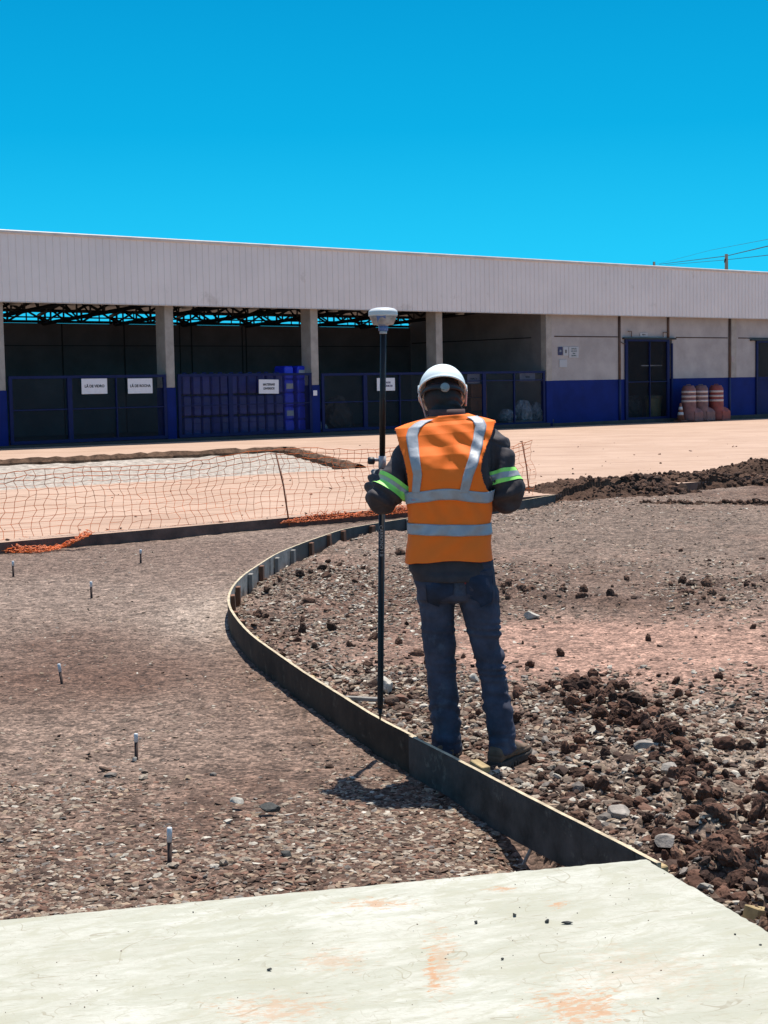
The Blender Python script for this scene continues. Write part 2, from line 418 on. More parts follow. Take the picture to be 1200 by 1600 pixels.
# ragged brown soil lip along the far side of the strip
lip = MB(); rnd = random.Random(3); rings = []
for k in range(150):
    s = -7+k*(21.1+7)/149
    if s < 14.1: q = (s, 13.9+.05*math.sin(s*2))
    else:
        f = (s-14.1)/7.0; q = (14.15-3.7*f, 13.9-7.1*f)
    p = YP(q[0], q[1]); hh = .04+.05*rnd.random(); ww = .13+.10*rnd.random()
    m_ = Vector((M2[0], M2[1], 0)) if s < 14.1 else Vector((U2[0], U2[1], 0))
    rings.append([p+m_*(ww*c)+Vector((0, 0, z)) for c, z in ((-1, -.2), (-.8, -.02), (-.35, hh), (.2, hh*.9), (.8, .02), (1, -.1))])
lip.loft(rings, False, False, 0, False)
tag(lip.build('soil_strip', mat('lip_soil', (.16, .09, .055), rough=.95, var=.45, vscale=6, bump=.02, bscale=14, spec=.2)), kind='structure')

# ------------------------------------------------------------ near slab
sm = mat('slab_concrete', (.53, .515, .425), rough=.85, col2=(.68, .67, .585), vscale=2.2, bump=.0016, bscale=38, spec=.25, detail=10)
t = sm.node_tree; n = t.nodes; b = n['Principled BSDF']; cur = b.inputs['Base Color'].links[0].from_socket
tcn = n.new('ShaderNodeTexCoord')
def overlay(cur, scale, rot, nscale, lo, hi_, colr, amt, dist=0.6, det=9, cen=None, rad=None):
    mp = n.new('ShaderNodeMapping'); mp.vector_type = 'TEXTURE'; mp.inputs['Scale'].default_value = scale; mp.inputs['Rotation'].default_value = (0, 0, R(rot))
    t.links.new(tcn.outputs['Object'], mp.inputs[0])
    nz = n.new('ShaderNodeTexNoise'); nz.inputs['Scale'].default_value = nscale; nz.inputs['Detail'].default_value = det; nz.inputs['Roughness'].default_value = .7; nz.inputs['Distortion'].default_value = dist
    t.links.new(mp.outputs[0], nz.inputs['Vector']); val = nz.outputs[0]
    if cen is not None:                          # a stain with its own place on the slab
        m2 = n.new('ShaderNodeMapping'); m2.vector_type = 'TEXTURE'; m2.inputs['Location'].default_value = cen; m2.inputs['Scale'].default_value = rad
        t.links.new(tcn.outputs['Object'], m2.inputs[0])
        ln = n.new('ShaderNodeVectorMath'); ln.operation = 'LENGTH'; t.links.new(m2.outputs[0], ln.inputs[0])
        sb = n.new('ShaderNodeMath'); sb.operation = 'MULTIPLY_ADD'; t.links.new(ln.outputs['Value'], sb.inputs[0]); sb.inputs[1].default_value = -.16; t.links.new(val, sb.inputs[2])
        val = sb.outputs[0]
    r_ = n.new('ShaderNodeMapRange'); r_.inputs[1].default_value = lo; r_.inputs[2].default_value = hi_; r_.inputs[4].default_value = amt; t.links.new(val, r_.inputs[0])
    mm = n.new('ShaderNodeMix'); mm.data_type = 'RGBA'; t.links.new(r_.outputs[0], mm.inputs[0]); t.links.new(cur, mm.inputs[6]); mm.inputs[7].default_value = (*[c*ALB for c in colr], 1)
    return mm.outputs[2]
cur = overlay(cur, (1, .35, 1), 8, 16, .52, .70, (.42, .39, .30), .6)
cur = overlay(cur, (1, .3, 1), 20, 3.0, .44, .58, (.46, .455, .36), .75)
cur = overlay(cur, (1, .6, 1), 0, 70, .50, .66, (.46, .44, .36), .35, 0)
cur = overlay(cur, (.5, .03, 1), -9, 5, .57, .63, (.34, .31, .22), .55, 1.6)
cur = overlay(cur, (.6, .08, 1), 14, 6, .585, .66, (.36, .31, .22), .6, .3)
cur = overlay(cur, (.07, .8, 1), 30, 7, .60, .68, (.38, .33, .25), .45, .3)
for sc2, thr, am2, msk in ((3.2, .0045, .55, .5), (7.5, .006, .40, .53)):
    nz = n.new('ShaderNodeTexNoise'); nz.inputs['Scale'].default_value = sc2; nz.inputs['Detail'].default_value = 2; nz.inputs['Distortion'].default_value = 1.2; t.links.new(tcn.outputs['Object'], nz.inputs['Vector'])
    m1 = n.new('ShaderNodeMath'); m1.operation = 'COMPARE'; t.links.new(nz.outputs[0], m1.inputs[0]); m1.inputs[1].default_value = .5; m1.inputs[2].default_value = thr
    n2 = n.new('ShaderNodeTexNoise'); n2.inputs['Scale'].default_value = sc2*1.9; n2.inputs['Detail'].default_value = 5; t.links.new(tcn.outputs['Object'], n2.inputs['Vector'])
    r2 = n.new('ShaderNodeMapRange'); r2.inputs[1].default_value = msk; r2.inputs[2].default_value = msk+.06; r2.inputs[4].default_value = am2; t.links.new(n2.outputs[0], r2.inputs[0])
    m3 = n.new('ShaderNodeMath'); m3.operation = 'MULTIPLY'; t.links.new(m1.outputs[0], m3.inputs[0]); t.links.new(r2.outputs[0], m3.inputs[1])
    m4 = n.new('ShaderNodeMix'); m4.data_type = 'RGBA'; t.links.new(m3.outputs[0], m4.inputs[0]); t.links.new(cur, m4.inputs[6]); m4.inputs[7].default_value = (.22, .19, .13, 1); cur = m4.outputs[2]
cur = overlay(cur, (1, .5, 1), 30, 5.5, .50, .60, (.47, .455, .35), .7, 1.0)
for (a, b2, rx, ry, amt) in ((905, 1572, .13, .14, .8), (430, 1575, .16, .09, .5), (676, 1520, .018, .22, .9), (690, 1500, .05, .30, .5), (590, 1412, .12, .05, .7), (870, 1413, .04, .04, .8), (780, 1388, .06, .03, .7), (520, 1500, .10, .10, .4), (1000, 1520, .25, .2, .18)):
    c_ = G(a, b2, BT); cur = overlay(cur, (1, .45, 1), 15, 24, .385, .47, (.56, .32, .18), amt, .5, 9, (c_.x, c_.y, BT), (rx, ry, 1))
cur = overlay(cur, (1, .5, 1), 0, 45, .70, .76, (.22, .20, .16), .6, 0)
t.links.new(cur, b.inputs['Base Color'])
def edge_pts(a, b_, nseg, amp, seed):
    r0 = random.Random(seed); o_ = []
    dv = (b_-a); nrm = Vector((-dv.y, dv.x, 0)).normalized()
    for k in range(nseg):
        o_.append(a+dv*(k/nseg)+nrm*(r0.uniform(-amp, amp) if k else 0))
    return o_
B_ = SC+(SLt-SC)*2.4; C_ = SC+(SRt-SC)*9.0; D_ = B_+C_-SC
ring = edge_pts(SC, B_, 240, .0035, 1)+[B_, D_]+edge_pts(D_, D_, 1, 0, 2)[:0]+edge_pts(C_, SC, 300, .0035, 4)
ctr = sum(ring, Vector())/len(ring)
ringb = []
for p in ring:
    q = p.copy(); ringb.append(q)
mb = MB()
low = [Vector((p.x, p.y, -.12)) for p in ring]
def inset(p, k):
    # push towards the inside for a worn arris
    v = Vector((ctr.x-p.x, ctr.y-p.y, 0)); return Vector((p.x, p.y, 0))+v.normalized()*k
mid = [Vector((p.x, p.y, BT-.006)) for p in ring]
top = [Vector((*inset(p, .006)[:2], BT)) for p in ring]
nr = len(ring); mb.v = [tuple(p) for p in low+mid+top]
for a in range(nr):
    c_ = (a+1) % nr
    for o_ in (0, nr): mb.f.append([a+o_, c_+o_, c_+o_+nr, a+o_+nr][::-1]); mb.m.append(0); mb.sm.append(False)
mb.f.append([2*nr+k for k in range(nr)][::-1]); mb.m.append(0); mb.sm.append(False)
slab = tag(mb.build('concrete_pavement', sm), kind='structure')
bm = bmesh.new(); bm.from_mesh(slab.data); bmesh.ops.recalc_face_normals(bm, faces=bm.faces); bm.to_mesh(slab.data); bm.free()

# ------------------------------------------------------------ formwork boards and their pegs
ply_out = mat('board_face', (.055, .032, .021), spec=.2, rough=.75, var=.5, vscale=5, bump=.0008, bscale=70, stretch=(1, 1, 1), wear=((.11, .078, .055), 9, .58))
ply_out2 = mat('board_face_grey', (.072, .060, .056), spec=.25, rough=.7, var=.55, vscale=6, bump=.0008, bscale=70, wear=((.16, .14, .12), 8, .58))
ply_edge = mat('board_edge', (.62, .50, .33), rough=.8, var=.3, vscale=20, bump=.001, bscale=90)
ply_in = mat('board_inner', (.34, .32, .29), rough=.85, var=.35, vscale=7, bump=.001, bscale=60, wear=((.10, .09, .08), 4, .55))
ply_in2 = mat('board_inner_dark', (.045, .045, .047), rough=.6, var=.5, vscale=6, wear=((.15, .13, .11), 7, .6))
def board(l0, l1, off, mo, mi_, top=0.0, bot=-.03, sub=.05, gap=0):
    n_ = max(2, int((l1-l0)/sub)); rings = []
    for k in range(n_+1):
        l = l0+(l1-l0)*k/n_; p = b_at(l); tn = b_tan(l); nn = np.array([-tn[1], tn[0]])   # points to the inside of the loop
        wv = .0015*math.sin(l*5)+.0008*math.sin(l*23)
        q = p+nn*(off); q2 = p+nn*(off+.017)
        zt = BT+top+wv*.5; zb = bot+gap*(k/n_)**3
        rings.append([Vector((q[0], q[1], zb)), Vector((q[0], q[1], zt)), Vector((q2[0], q2[1], zt)), Vector((q2[0], q2[1], zb))])
    mb = MB(); vs = [p for r_ in rings for p in r_]; fs = []; ms = []
    for i in range(n_):
        for j, m_ in ((0, 0), (1, 1), (2, 2), (3, 1)):
            kk = (j+1) % 4; mb.f.append([i*4+j, i*4+kk, (i+1)*4+kk, (i+1)*4+j]); mb.m.append(m_); mb.sm.append(False)
    mb.f.append([3, 2, 1, 0]); mb.m.append(1); mb.sm.append(False)
    mb.f.append([n_*4+j for j in range(4)]); mb.m.append(1); mb.sm.append(False)
    mb.v = [tuple(p) for p in vs]
    return mb.build('formwork_board', [mo, ply_edge, mi_])
# orientation check: inside normal sign
_p = b_at(BL[-1]*.9); _t = b_tan(BL[-1]*.9); _n = np.array([-_t[1], _t[0]])
SGN = 1 if inside(np.array([(_p+_n*.1)[0]]), np.array([(_p+_n*.1)[1]]))[0] else -1
if SGN < 0:
    BQ = BQ.copy()
def b_nrm(l):
    tn = b_tan(l); return np.array([-tn[1], tn[0]])*SGN
ORD = ['first', 'second', 'third', 'fourth', 'fifth', 'sixth', 'seventh', 'eighth', 'ninth', 'tenth', 'eleventh', 'twelfth', 'thirteenth', 'fourteenth', 'fifteenth', 'sixteenth', 'seventeenth', 'eighteenth']
lA = b_near(655, 803); lB = b_near(452, 855); lC = b_near(358, 955); lD = b_near(642, 1149); lE = BL[-1]+.03
specs = [(0, lA, 0.0, ply_out, ply_in2, 'black formwork board farthest away, meeting the concrete yard behind the worker'),
         (lA-.02, lB, .001, ply_out, ply_in2, 'dark formwork board with a pale top edge on the far side of the bend'),
         (lB-.02, lC, -.001, ply_out, ply_in, 'weathered pale-faced formwork board bent round the tightest part of the curve'),
         (lC-.02, lD+.02, .0, ply_out, ply_in, 'long dark brown formwork board between the bend and the survey pole'),
         (lD, lE, -.019, ply_out2, ply_in, 'grey-blue formwork board running from beside the boots to the concrete slab')]
for i, (a, b_, off, mo, mi_, lb) in enumerate(specs):
    tag(board(max(a, 0), min(b_, BL[-1]+.0), off, mo, mi_, top=(.004 if i == 4 else 0), gap=(.06 if i == 4 else 0)), lb, 'formwork board', 'boards of the curved formwork')
pegm = [mat('peg_brown', (.24, .105, .055), rough=.85, var=.4, vscale=14, stretch=(1, 1, .2)), mat('peg_grey', (.34, .31, .27), rough=.85, var=.3, vscale=14, stretch=(1, 1, .2)), mat('peg_yellow', (.50, .36, .17), rough=.85, var=.3, vscale=14)]
far_pegs = [(617, 812, 1), (581, 822, 0), (545, 831, 0), (513, 838, 0), (485, 848, 0), (453, 859, 1), (425, 871, 1), (401, 886, 0), (388, 898, 1), (375, 917, 0), (363, 932, 0)]
near_pegs = [(366, 954), (379, 970), (405, 995), (458, 1032), (497, 1055), (552, 1088)]
rnd = random.Random(11); all_p = []
for (a, b_, m_) in far_pegs: all_p.append((b_near(a, b_, BT-.02), m_, True))
for q, (a, b_) in enumerate(near_pegs): all_p.append((b_near(a-8, b_, BT-.01), 2 if q > 1 else 0, False))
all_p.append((b_near(1030, 1345), 2, False))
for q in (720, 745): all_p.append((b_near(q, 795 if q < 740 else 791), 0, True))
all_p.sort()
for k, (l, m_, fr) in enumerate(all_p):
    c = b_at(l); nn = b_nrm(l); tn = b_tan(l); wd = rnd.uniform(.07, .085) if fr else rnd.uniform(.045, .06); th = .035
    off = .017+th/2+.003+(.0 if l < lD else -.015); p = c+nn*off
    mb = MB(); h = .26; mb.box((0, 0, h/2-.10), (wd, th, h), mat=Matrix.Rotation(rnd.uniform(-.05, .05), 3, 'X'), bev=.004)
    o = mb.build('wooden_peg', pegm[m_], None, (p[0], p[1], BT-.16+rnd.uniform(-.022, -.004)), math.atan2(tn[1], tn[0]))
    kindw = ['reddish brown', 'weathered grey', 'yellowish'][m_]
    if k == len(all_p)-1: lb = 'yellowish wooden peg at the slab corner, the nearest of all'
    else: lb = f'{kindw} wooden peg inside the curved formwork, {ORD[k] if k < 18 else "next"} from its far end at the yard'
    tag(o, lb, 'peg', 'wooden pegs bracing the formwork')
# splinter of yellow wood by the boot and small wood bits
wood = pegm[2]
def plank(px, py, z, size, rz, m_, lb, tilt=0.1, name='wood_offcut'):
    p = G(px, py, z); mb = MB(); mb.box((0, 0, 0), size, mat=Matrix.Rotation(tilt, 3, 'Y'), bev=.003)
    return tag(mb.build(name, m_, None, p, rz), lb, 'wood scrap', 'scraps of wood on the site')
plank(750, 1197, .158, (.10, .04, .025), -1.1, wood, 'small yellow wood block between the boots and the formwork')
plank(570, 1092, .09, (.20, .03, .02), .15, pegm[1], 'thin pale wood strip lying inside the formwork left of the pole')
plank(1192, 1432, .06, (.12, .06, .05), .6, wood, 'yellow-brown wood chunk beside the right edge of the slab', .3)
plank(828, 1330, -.03, (.012, .012, .12), .2, pegm[1], 'short wood sliver standing in the gap under the formwork', .5)

# ------------------------------------------------------------ reinforcing-bar stakes with white painted tops
rust = mat('rusty_steel', (.07, .035, .025), rough=.8, var=.4, vscale=40); whitep = mat('white_paint', (.78, .80, .82), rough=.6, var=.1, vscale=60)
stk = [(265, 1357, 1292, .35, 'steel stake with a white painted top nearest the slab'), (213, 1186, 1146, .33, 'steel stake with a white top standing by a white stone, second nearest the slab'),
       (97, 1069, 1037, .4, 'leaning white-topped steel stake at the left, third nearest the slab'), (143, 933, 909, .35, 'thin steel stake standing between the leaning stake and the yard kerb'),
       (220, 881, 859, .3, 'thin steel stake nearest the yard kerb, below the middle of the netting'), (21, 901, 877, .3, 'thin steel stake at the far left, just in front of the bunched orange net')]
for k, (px, pb, pt, fr, lb) in enumerate(stk):
    p = G(px, pb, 0); D = p.y; h = (pb-pt)*D/FPX*1.03; r_ = .0085 if k < 3 else .010
    root = empty('steel_stake', p)
    root.rotation_euler = (0, R((1.5, 1, -7, 0, 1, 0)[k]), 0)
    MB().tube([(0, 0, -.1), (0, 0, h*(1-fr))], r_, 10).build('steel_bar', rust, root)
    m_ = MB(); m_.tube([(0, 0, h*(1-fr)), (0, 0, h-.002), (0, 0, h)], [r_*1.12, r_*1.12, r_*.9], 10); m_.build('painted_top', whitep, root)
    tag(root, lb, 'stake', 'white-topped steel stakes in the gravel')

# ------------------------------------------------------------ loose stones
def ico(sub=0):
    bm = bmesh.new(); bmesh.ops.create_icosphere(bm, subdivisions=sub+1, radius=1); v = np.array([q.co[:] for q in bm.verts]); f = np.array([[q.index for q in g.verts] for g in bm.faces]); bm.free(); return v, f
I0 = ico(0); I1 = ico(1); I2 = ico(2)
PAL = np.array([[.40, .325, .25], [.27, .20, .15], [.15, .094, .066], [.08, .047, .034], [.58, .52, .43], [.21, .112, .076], [.22, .19, .165], [.36, .26, .18]])*ALB
def clod_shapes(k, seed):
    v, f = I2; out_ = []
    for q in range(k):
        o1 = seed+q*3.7; r_ = 1+.55*vnoise(v[:, 0]*1.3+o1, v[:, 1]*1.3+v[:, 2]*.9+o1)+.55*np.abs(vnoise(v[:, 0]*2.7+v[:, 2]*1.9+o1, v[:, 1]*2.7+o1*2))+.32*np.abs(vnoise(v[:, 0]*6+v[:, 2]*5+o1, v[:, 1]*6-v[:, 2]*4+o1))
        w_ = v*r_[:, None]; w_ /= np.abs(w_).max(); out_.append(w_)
    return np.array(out_)
CLODS = clod_shapes(14, 3)
stone_m = mat('stone', (.3, .25, .2), rough=.9, attr='tone', var=.28, vscale=45, bump=.004, bscale=90, spec=.25)
clod_m = mat('soil_clod', (.1, .06, .04), rough=.97, attr='tone', var=.4, vscale=40, bump=.010, bscale=55, spec=.15)
def scatter(name, pts, size, flat, pal_p, seed, basem=I0, m_=None, sink=.35, pal=PAL, jit=.28, tiltmax=.5, hfun=ground_h, protos=None):
    rs = np.random.RandomState(seed); n_ = len(pts)
    bv, bf = basem; nv = len(bv)
    sc = np.stack([size*rs.uniform(.8, 1.35, n_), size*rs.uniform(.6, 1.0, n_), size*flat*rs.uniform(.6, 1.25, n_)], -1)
    v = bv[None]*(1+rs.uniform(-jit, jit, (n_, nv, 1)))*1.0+rs.uniform(-jit*.4, jit*.4, (n_, nv, 3))
    if protos is not None: v = protos[rs.randint(0, len(protos), n_)]*(1+rs.uniform(-.05, .05, (n_, nv, 1)))
    v = v*sc[:, None, :]/2
    a = rs.uniform(0, 2*PI, n_); tx = rs.normal(0, tiltmax*.5, n_); ty = rs.normal(0, tiltmax*.5, n_)
    y1 = v[..., 1]*np.cos(tx)[:, None]-v[..., 2]*np.sin(tx)[:, None]; z1 = v[..., 1]*np.sin(tx)[:, None]+v[..., 2]*np.cos(tx)[:, None]
    x2 = v[..., 0]*np.cos(ty)[:, None]+z1*np.sin(ty)[:, None]; z2 = -v[..., 0]*np.sin(ty)[:, None]+z1*np.cos(ty)[:, None]
    x3 = x2*np.cos(a)[:, None]-y1*np.sin(a)[:, None]; y3 = x2*np.sin(a)[:, None]+y1*np.cos(a)[:, None]
    h = hfun(pts[:, 0], pts[:, 1])
    cz = h+sc[:, 2]/2*(1-2*sink)
    P = np.stack([x3+pts[:, 0:1], y3+pts[:, 1:2], z2+cz[:, None]], -1).reshape(-1, 3)
    F = (bf[None]+(np.arange(n_)*nv)[:, None, None]).reshape(-1, 3)
    ci = rs.choice(len(pal), n_, p=np.array(pal_p)/np.sum(pal_p)); cc = pal[ci]*rs.uniform(.72, 1.25, (n_, 1))
    cols = np.repeat(cc, nv, 0)
    me = np_mesh(name, P, F, m_ or stone_m, False, cols)
    return tag(link(name, me), kind='stuff')
def on_slab(x, y):
    a = np.array(SC[:2]); u = np.array((SLt-SC)[:2]); v = np.array((SRt-SC)[:2]); Mx = np.linalg.inv(np.stack([u, v], 1))
    q = np.stack([x-a[0], y-a[1]], -1)@Mx.T
    return (q[:, 0] > -.004) & (q[:, 1] > -.01)
def feet(x, y): return (np.abs(x-.29)/.075)**4+(np.abs(y-6.70)/.17)**4 < 1
def feet2(x, y): return (np.abs(x-.53)/.10)**4+(np.abs(y-6.68)/.19)**4 < 1
def sample(n_, y0, y1, wmul, wadd, seed, cond, x_off=0):
    rs = np.random.RandomState(seed); y = rs.uniform(y0, y1, n_*3); x = rs.uniform(-1, 1, n_*3)*(wmul*y1+wadd)+x_off
    k = (np.abs(x) < wmul*y+wadd) & ~on_slab(x, y) & ~feet(x, y) & ~feet2(x, y); x = x[k]; y = y[k]
    p = np.clip(cond(x, y), 0, 1); kk = rs.rand(len(x)) < p; x = x[kk]; y = y[kk]
    return np.stack([x, y], -1)[:n_]
def dB(x, y): return dist_path(x, y, BQ[::8])
W = .27; WA = .55
# outside the formwork, left
def c_out(x, y):
    s, d = SD(x, y); return (~inside(x, y)) & (d < -.03) & (dB(x, y) > .03)
def c_out_dense(x, y):
    pat = np.clip(.40+2.3*fbm(x, y*.5, .7, 3, 41), .08, 1)
    nearb = np.clip((6.3-y)/1.6, 0, 1)
    return c_out(x, y)*np.clip(.55*pat+.75*nearb, 0, 1)
def S(pts, lo, hi_, seed, power=2.2):
    rs = np.random.RandomState(seed); return lo+(hi_-lo)*rs.rand(len(pts))**power
p = sample(26000, 4.2, 6.6, W, WA, 1, c_out_dense); scatter('gravel', p, S(p, .008, .038, 1, 2.8), .30, [4, 4, 5, 4, 1.1, 4, 1.5, 3], 1, sink=.42, tiltmax=.25)
p = sample(9000, 6.3, 9.5, W, WA, 2, c_out_dense); scatter('gravel', p, S(p, .008, .030, 2), .26, [4, 4, 3, 1.5, 1.2, 2, 2, 3], 2, sink=.4)
p = sample(7000, 9, 17.5, W, WA+.3, 3, c_out_dense); scatter('gravel', p, S(p, .010, .032, 3), .24, [4, 4, 3, 1, 1.2, 1, 3, 2], 3, sink=.4)
# heaped stones in rows outside
def rowc(x, y): return c_out(x, y)*np.clip(gaus(x, y, (-.98, 4.78), .55, .10)+gaus(x, y, (-.50, 5.30), .38, .09)+gaus(x, y, G(440, 1170, 0), .2, .15)*.4+gaus(x, y, G(300, 1210, 0), .7, .1)*.3, 0, 1)
p = sample(1500, 4.2, 6.8, W, WA, 4, rowc); scatter('gravel', p, S(p, .02, .055, 4, 1.6), .5, [4, 3, 3, 2, 1, 2, 3, 2], 4, basem=I0, sink=.2)
# inside the formwork
def c_in(x, y): return inside(x, y) & (dB(x, y) > .05)
def c_in_dense(x, y):
    s, d = SD(x, y)
    pat = np.clip(.5+1.6*fbm(x, y*.6, .6, 3, 61), .1, 1); q = dB(x, y)
    return c_in(x, y)*(d < -.1)*(1-.93*red_amt(x, y))*np.clip(pat*.55+.9*np.exp(-(q/1.15)**2), 0, 1)
p = sample(30000, 4.2, 9, W, WA, 5, c_in_dense); scatter('gravel', p, S(p, .009, .046, 5, 2.6), .5, [5, 3, 5, 6, 3.4, 4, 1.2, 4], 5, sink=.28)
p = sample(22000, 8.5, 14, W, WA, 6, c_in_dense); scatter('gravel', p, S(p, .010, .042, 6, 2.4), .40, [5, 3, 3, 5, 4, 2, 1.4, 3], 6, sink=.33)
p = sample(15000, 12, 22, W, WA+.3, 7, c_in_dense); scatter('gravel', p, S(p, .013, .042, 7, 2.2), .32, [5, 4, 3, 2, 3, 1.5, 2, 3], 7, sink=.4)
def c_flat(x, y): return c_in(x, y)*(1-.85*red_amt(x, y))*(.25+.75*gaus(x, y, G(1150, 1230, .04), .7, 1.2))
p = sample(7000, 4.2, 9, W, WA, 8, c_flat); scatter('gravel', p, S(p, .008, .026, 8), .4, [5, 4, 3, 1, 2, 1, 3, 3], 8, sink=.4)
def c_big(x, y): q = dB(x, y); return c_in(x, y)*np.clip(.9*np.exp(-((q-.35)/.45)**2)*(y < 8), 0, 1)*(1-red_amt(x, y))
p = sample(900, 4.2, 9, W, WA, 9, c_big); scatter('gravel', p, S(p, .035, .085, 9, 2.0), .55, [4, 2, 3, 3, 1.4, 3, 2, 2], 9, basem=I0, sink=.25)
# dark lumps of soil along the ridges
DP = np.array([[.085, .048, .034], [.11, .062, .043], [.15, .085, .058], [.065, .04, .03]])*ALB
def c_ridge(x, y): return c_in(x, y)*np.clip((.25+.75*(fbm(x, y, .18, 2, 88) > -.06))*np.exp(-(dist_path(x, y, RIDGE)/.145)**2)+.07*np.exp(-(dist_path(x, y, RIDGE)/.5)**2), 0, 1)
p = sample(11000, 4.0, 9, W, WA, 10, c_ridge); scatter('soil_clods', p, S(p, .010, .095, 10, 3.0), .85, [1, 1.4, 1.6, .6], 10, basem=I2, m_=clod_m, sink=.22, pal=DP*np.array([1.08, 1.0, 1.0]), protos=CLODS, tiltmax=2.5)
def c_fr(x, y): return c_in(x, y)*np.clip(.8*(fbm(x, y, .3, 2, 55) > -.1)*np.exp(-(dist_path(x, y, FARRIDGE)/.25)**2), 0, 1)
p = sample(2200, 9, 16, W, WA, 11, c_fr); scatter('soil_clods', p, S(p, .03, .11, 11), .7, [1, 1, 1, 1], 11, basem=I2, m_=clod_m, sink=.25, pal=DP*1.3, protos=CLODS, tiltmax=2.5)
def c_sp(x, y): return c_in(x, y)*.8*np.clip(.03+.60*np.exp(-((dB(x, y)-.45)/.35)**2)*np.clip(fbm(x, y, .35, 2, 77)*4+.3, 0, 1)+gaus(x, y, G(525, 905, .05), .25, .5)+gaus(x, y, G(690, 1035, .05), .35, .3)*.6+gaus(x, y, G(440, 1000, .05), .25, .25)*.6+gaus(x, y, G(560, 990, .05), .2, .3)*.4, 0, 1)
p = sample(3200, 5, 15, W, WA, 12, c_sp); scatter('soil_clods', p, S(p, .015, .095, 12, 2.2), .75, [1, 1, 1, 1], 12, basem=I2, m_=clod_m, sink=.25, pal=DP*1.2, protos=CLODS, tiltmax=2.5)

# ------------------------------------------------------------ notable single rocks
greyr = [mat('rock_grey', (.36, .315, .27), rough=.9, var=.35, vscale=16, bump=.004, bscale=60), mat('rock_pale', (.55, .50, .42), rough=.9, var=.25, vscale=14, bump=.004, bscale=60),
         mat('rock_dark', (.05, .05, .045), rough=.8, var=.4, vscale=40, bump=.002, bscale=120), mat('rock_brown', (.13, .075, .05), rough=.9, var=.4, vscale=16, bump=.006, bscale=60)]
def rock(px, py, z, size, m_, lb, seed, grp='larger loose rocks', rz=0, onp=None):
    rs = np.random.RandomState(seed); v, f = I2
    v = v.copy(); 
    for _ in range(15):                            # chop flat faces
        nrm = rs.normal(size=3); nrm /= np.linalg.norm(nrm); dd = rs.uniform(.45, .82); k = v@nrm-dd; v = v-np.clip(k, 0, None)[:, None]*nrm
    v = v*np.array(size)/2*1.15
    c, s = math.cos(rz), math.sin(rz); v = np.stack([v[:, 0]*c-v[:, 1]*s, v[:, 0]*s+v[:, 1]*c, v[:, 2]], -1)
    me = np_mesh('rock', v, f, greyr[m_]); p = onp or G(px, py, z)
    if onp is None: p.z = z+size[2]*.28
    return tag(link('rock', me, None, p), lb, 'rock', grp)
rock(603, 1079, .05, (.10, .10, .12), 1, 'pale upright rock just right of the pole foot', 1)
rock(583, 1074, .05, (.07, .08, .07), 3, 'dark rock just left of the pole, level with the pale one', 2)
rock(610, 1100, .05, (.10, .09, .07), 3, 'brown rock lying in front of the pale rock by the pole', 3)
rock(932, 1146, .06, (.13, .08, .05), 1, 'long flat pale rock on the inner gravel right of the boots', 4)
rock(1012, 1170, .1, (.11, .09, .05), 0, 'grey flat rock among the dark clods right of the boots', 5)
rock(1046, 1206, .1, (.10, .09, .05), 0, 'bluish grey rock on the ridge of dark clods', 6)
rock(968, 1275, .06, (.12, .10, .05), 0, 'large flat grey rock between the formwork and the dark ridge', 7)
rock(1040, 1322, .07, (.09, .08, .05), 0, 'grey rock just behind the slab corner', 8)
rock(423, 1268, .01, (.085, .06, .045), 2, 'dark rock with a pale top among the loose stones outside the formwork', 9)
rock(372, 1255, .02, (.06, .05, .04), 1, 'whitish stone left of the dark rock outside the formwork', 10)
rock(356, 1285, .0, (.055, .045, .02), 1, 'flat white stone in front of the whitish stone', 11)
rock(211, 1189, .0, (.03, .03, .03), 1, 'small white stone at the foot of the second stake', 12)
rock(242, 1356, .0, (.035, .035, .03), 0, 'light stone just left of the nearest stake', 13)
rock(447, 1338, .0, (.05, .035, .025), 2, 'black flat stone between the nearest stake and the slab', 14)
rock(829, 965, .05, (.12, .08, .06), 1, 'pale rock at the edge of the red soil beside the worker', 15)
rock(740, 1064, .05, (.07, .06, .05), 1, 'white rock seen between the two legs of the worker', 16)
rock(1088, 1102, .04, (.055, .05, .035), 1, 'rounded pale stone on the bare red soil, the right one of two', 17)
rock(1073, 1107, .04, (.04, .04, .03), 1, 'rounded pale stone on the bare red soil, the left one of two', 18)
rock(991, 1084, .04, (.05, .04, .03), 1, 'lone pale stone on the red soil above the dark clods', 19)
for k, (px, py, sz, lb) in enumerate([(887, 1444, (.036, .018, .010), 'longest black pebble on the slab, rightmost of the row'), (855, 1442, (.017, .015, .012), 'small black pebble on the slab beside the longest one'),
        (804, 1432, (.017, .014, .012), 'black pebble on the slab set a little behind the others'), (744, 1443, (.010, .013, .012), 'leftmost black pebble of the four in a row on the slab'),
        (421, 1517, (.014, .011, .010), 'lone olive pebble in the middle of the left half of the slab'), (785, 1500, (.008, .008, .007), 'tiny dark pebble below the row on the slab'),
        (902, 1427+0, (.004, .004, .003), None), (302, 1426, (.008, .006, .004), None), (1149, 1461, (.008, .006, .005), None), (1188, 1477, (.008, .006, .005), None), (1028, 1561, (.006, .006, .004), None), (373, 1500, (.004, .004, .003), None)]):
    p = G(px, py, BT); p.z += sz[2]*.42
    o = rock(0, 0, 0, sz, 2, lb or f'tiny dark grit grain on the slab, {ORD[k-6]} of the scattered grains', 40+k, 'dark pebbles lying on the slab', rz=k*.7, onp=p)
    o.name = 'pebble'; o['category'] = 'pebble'

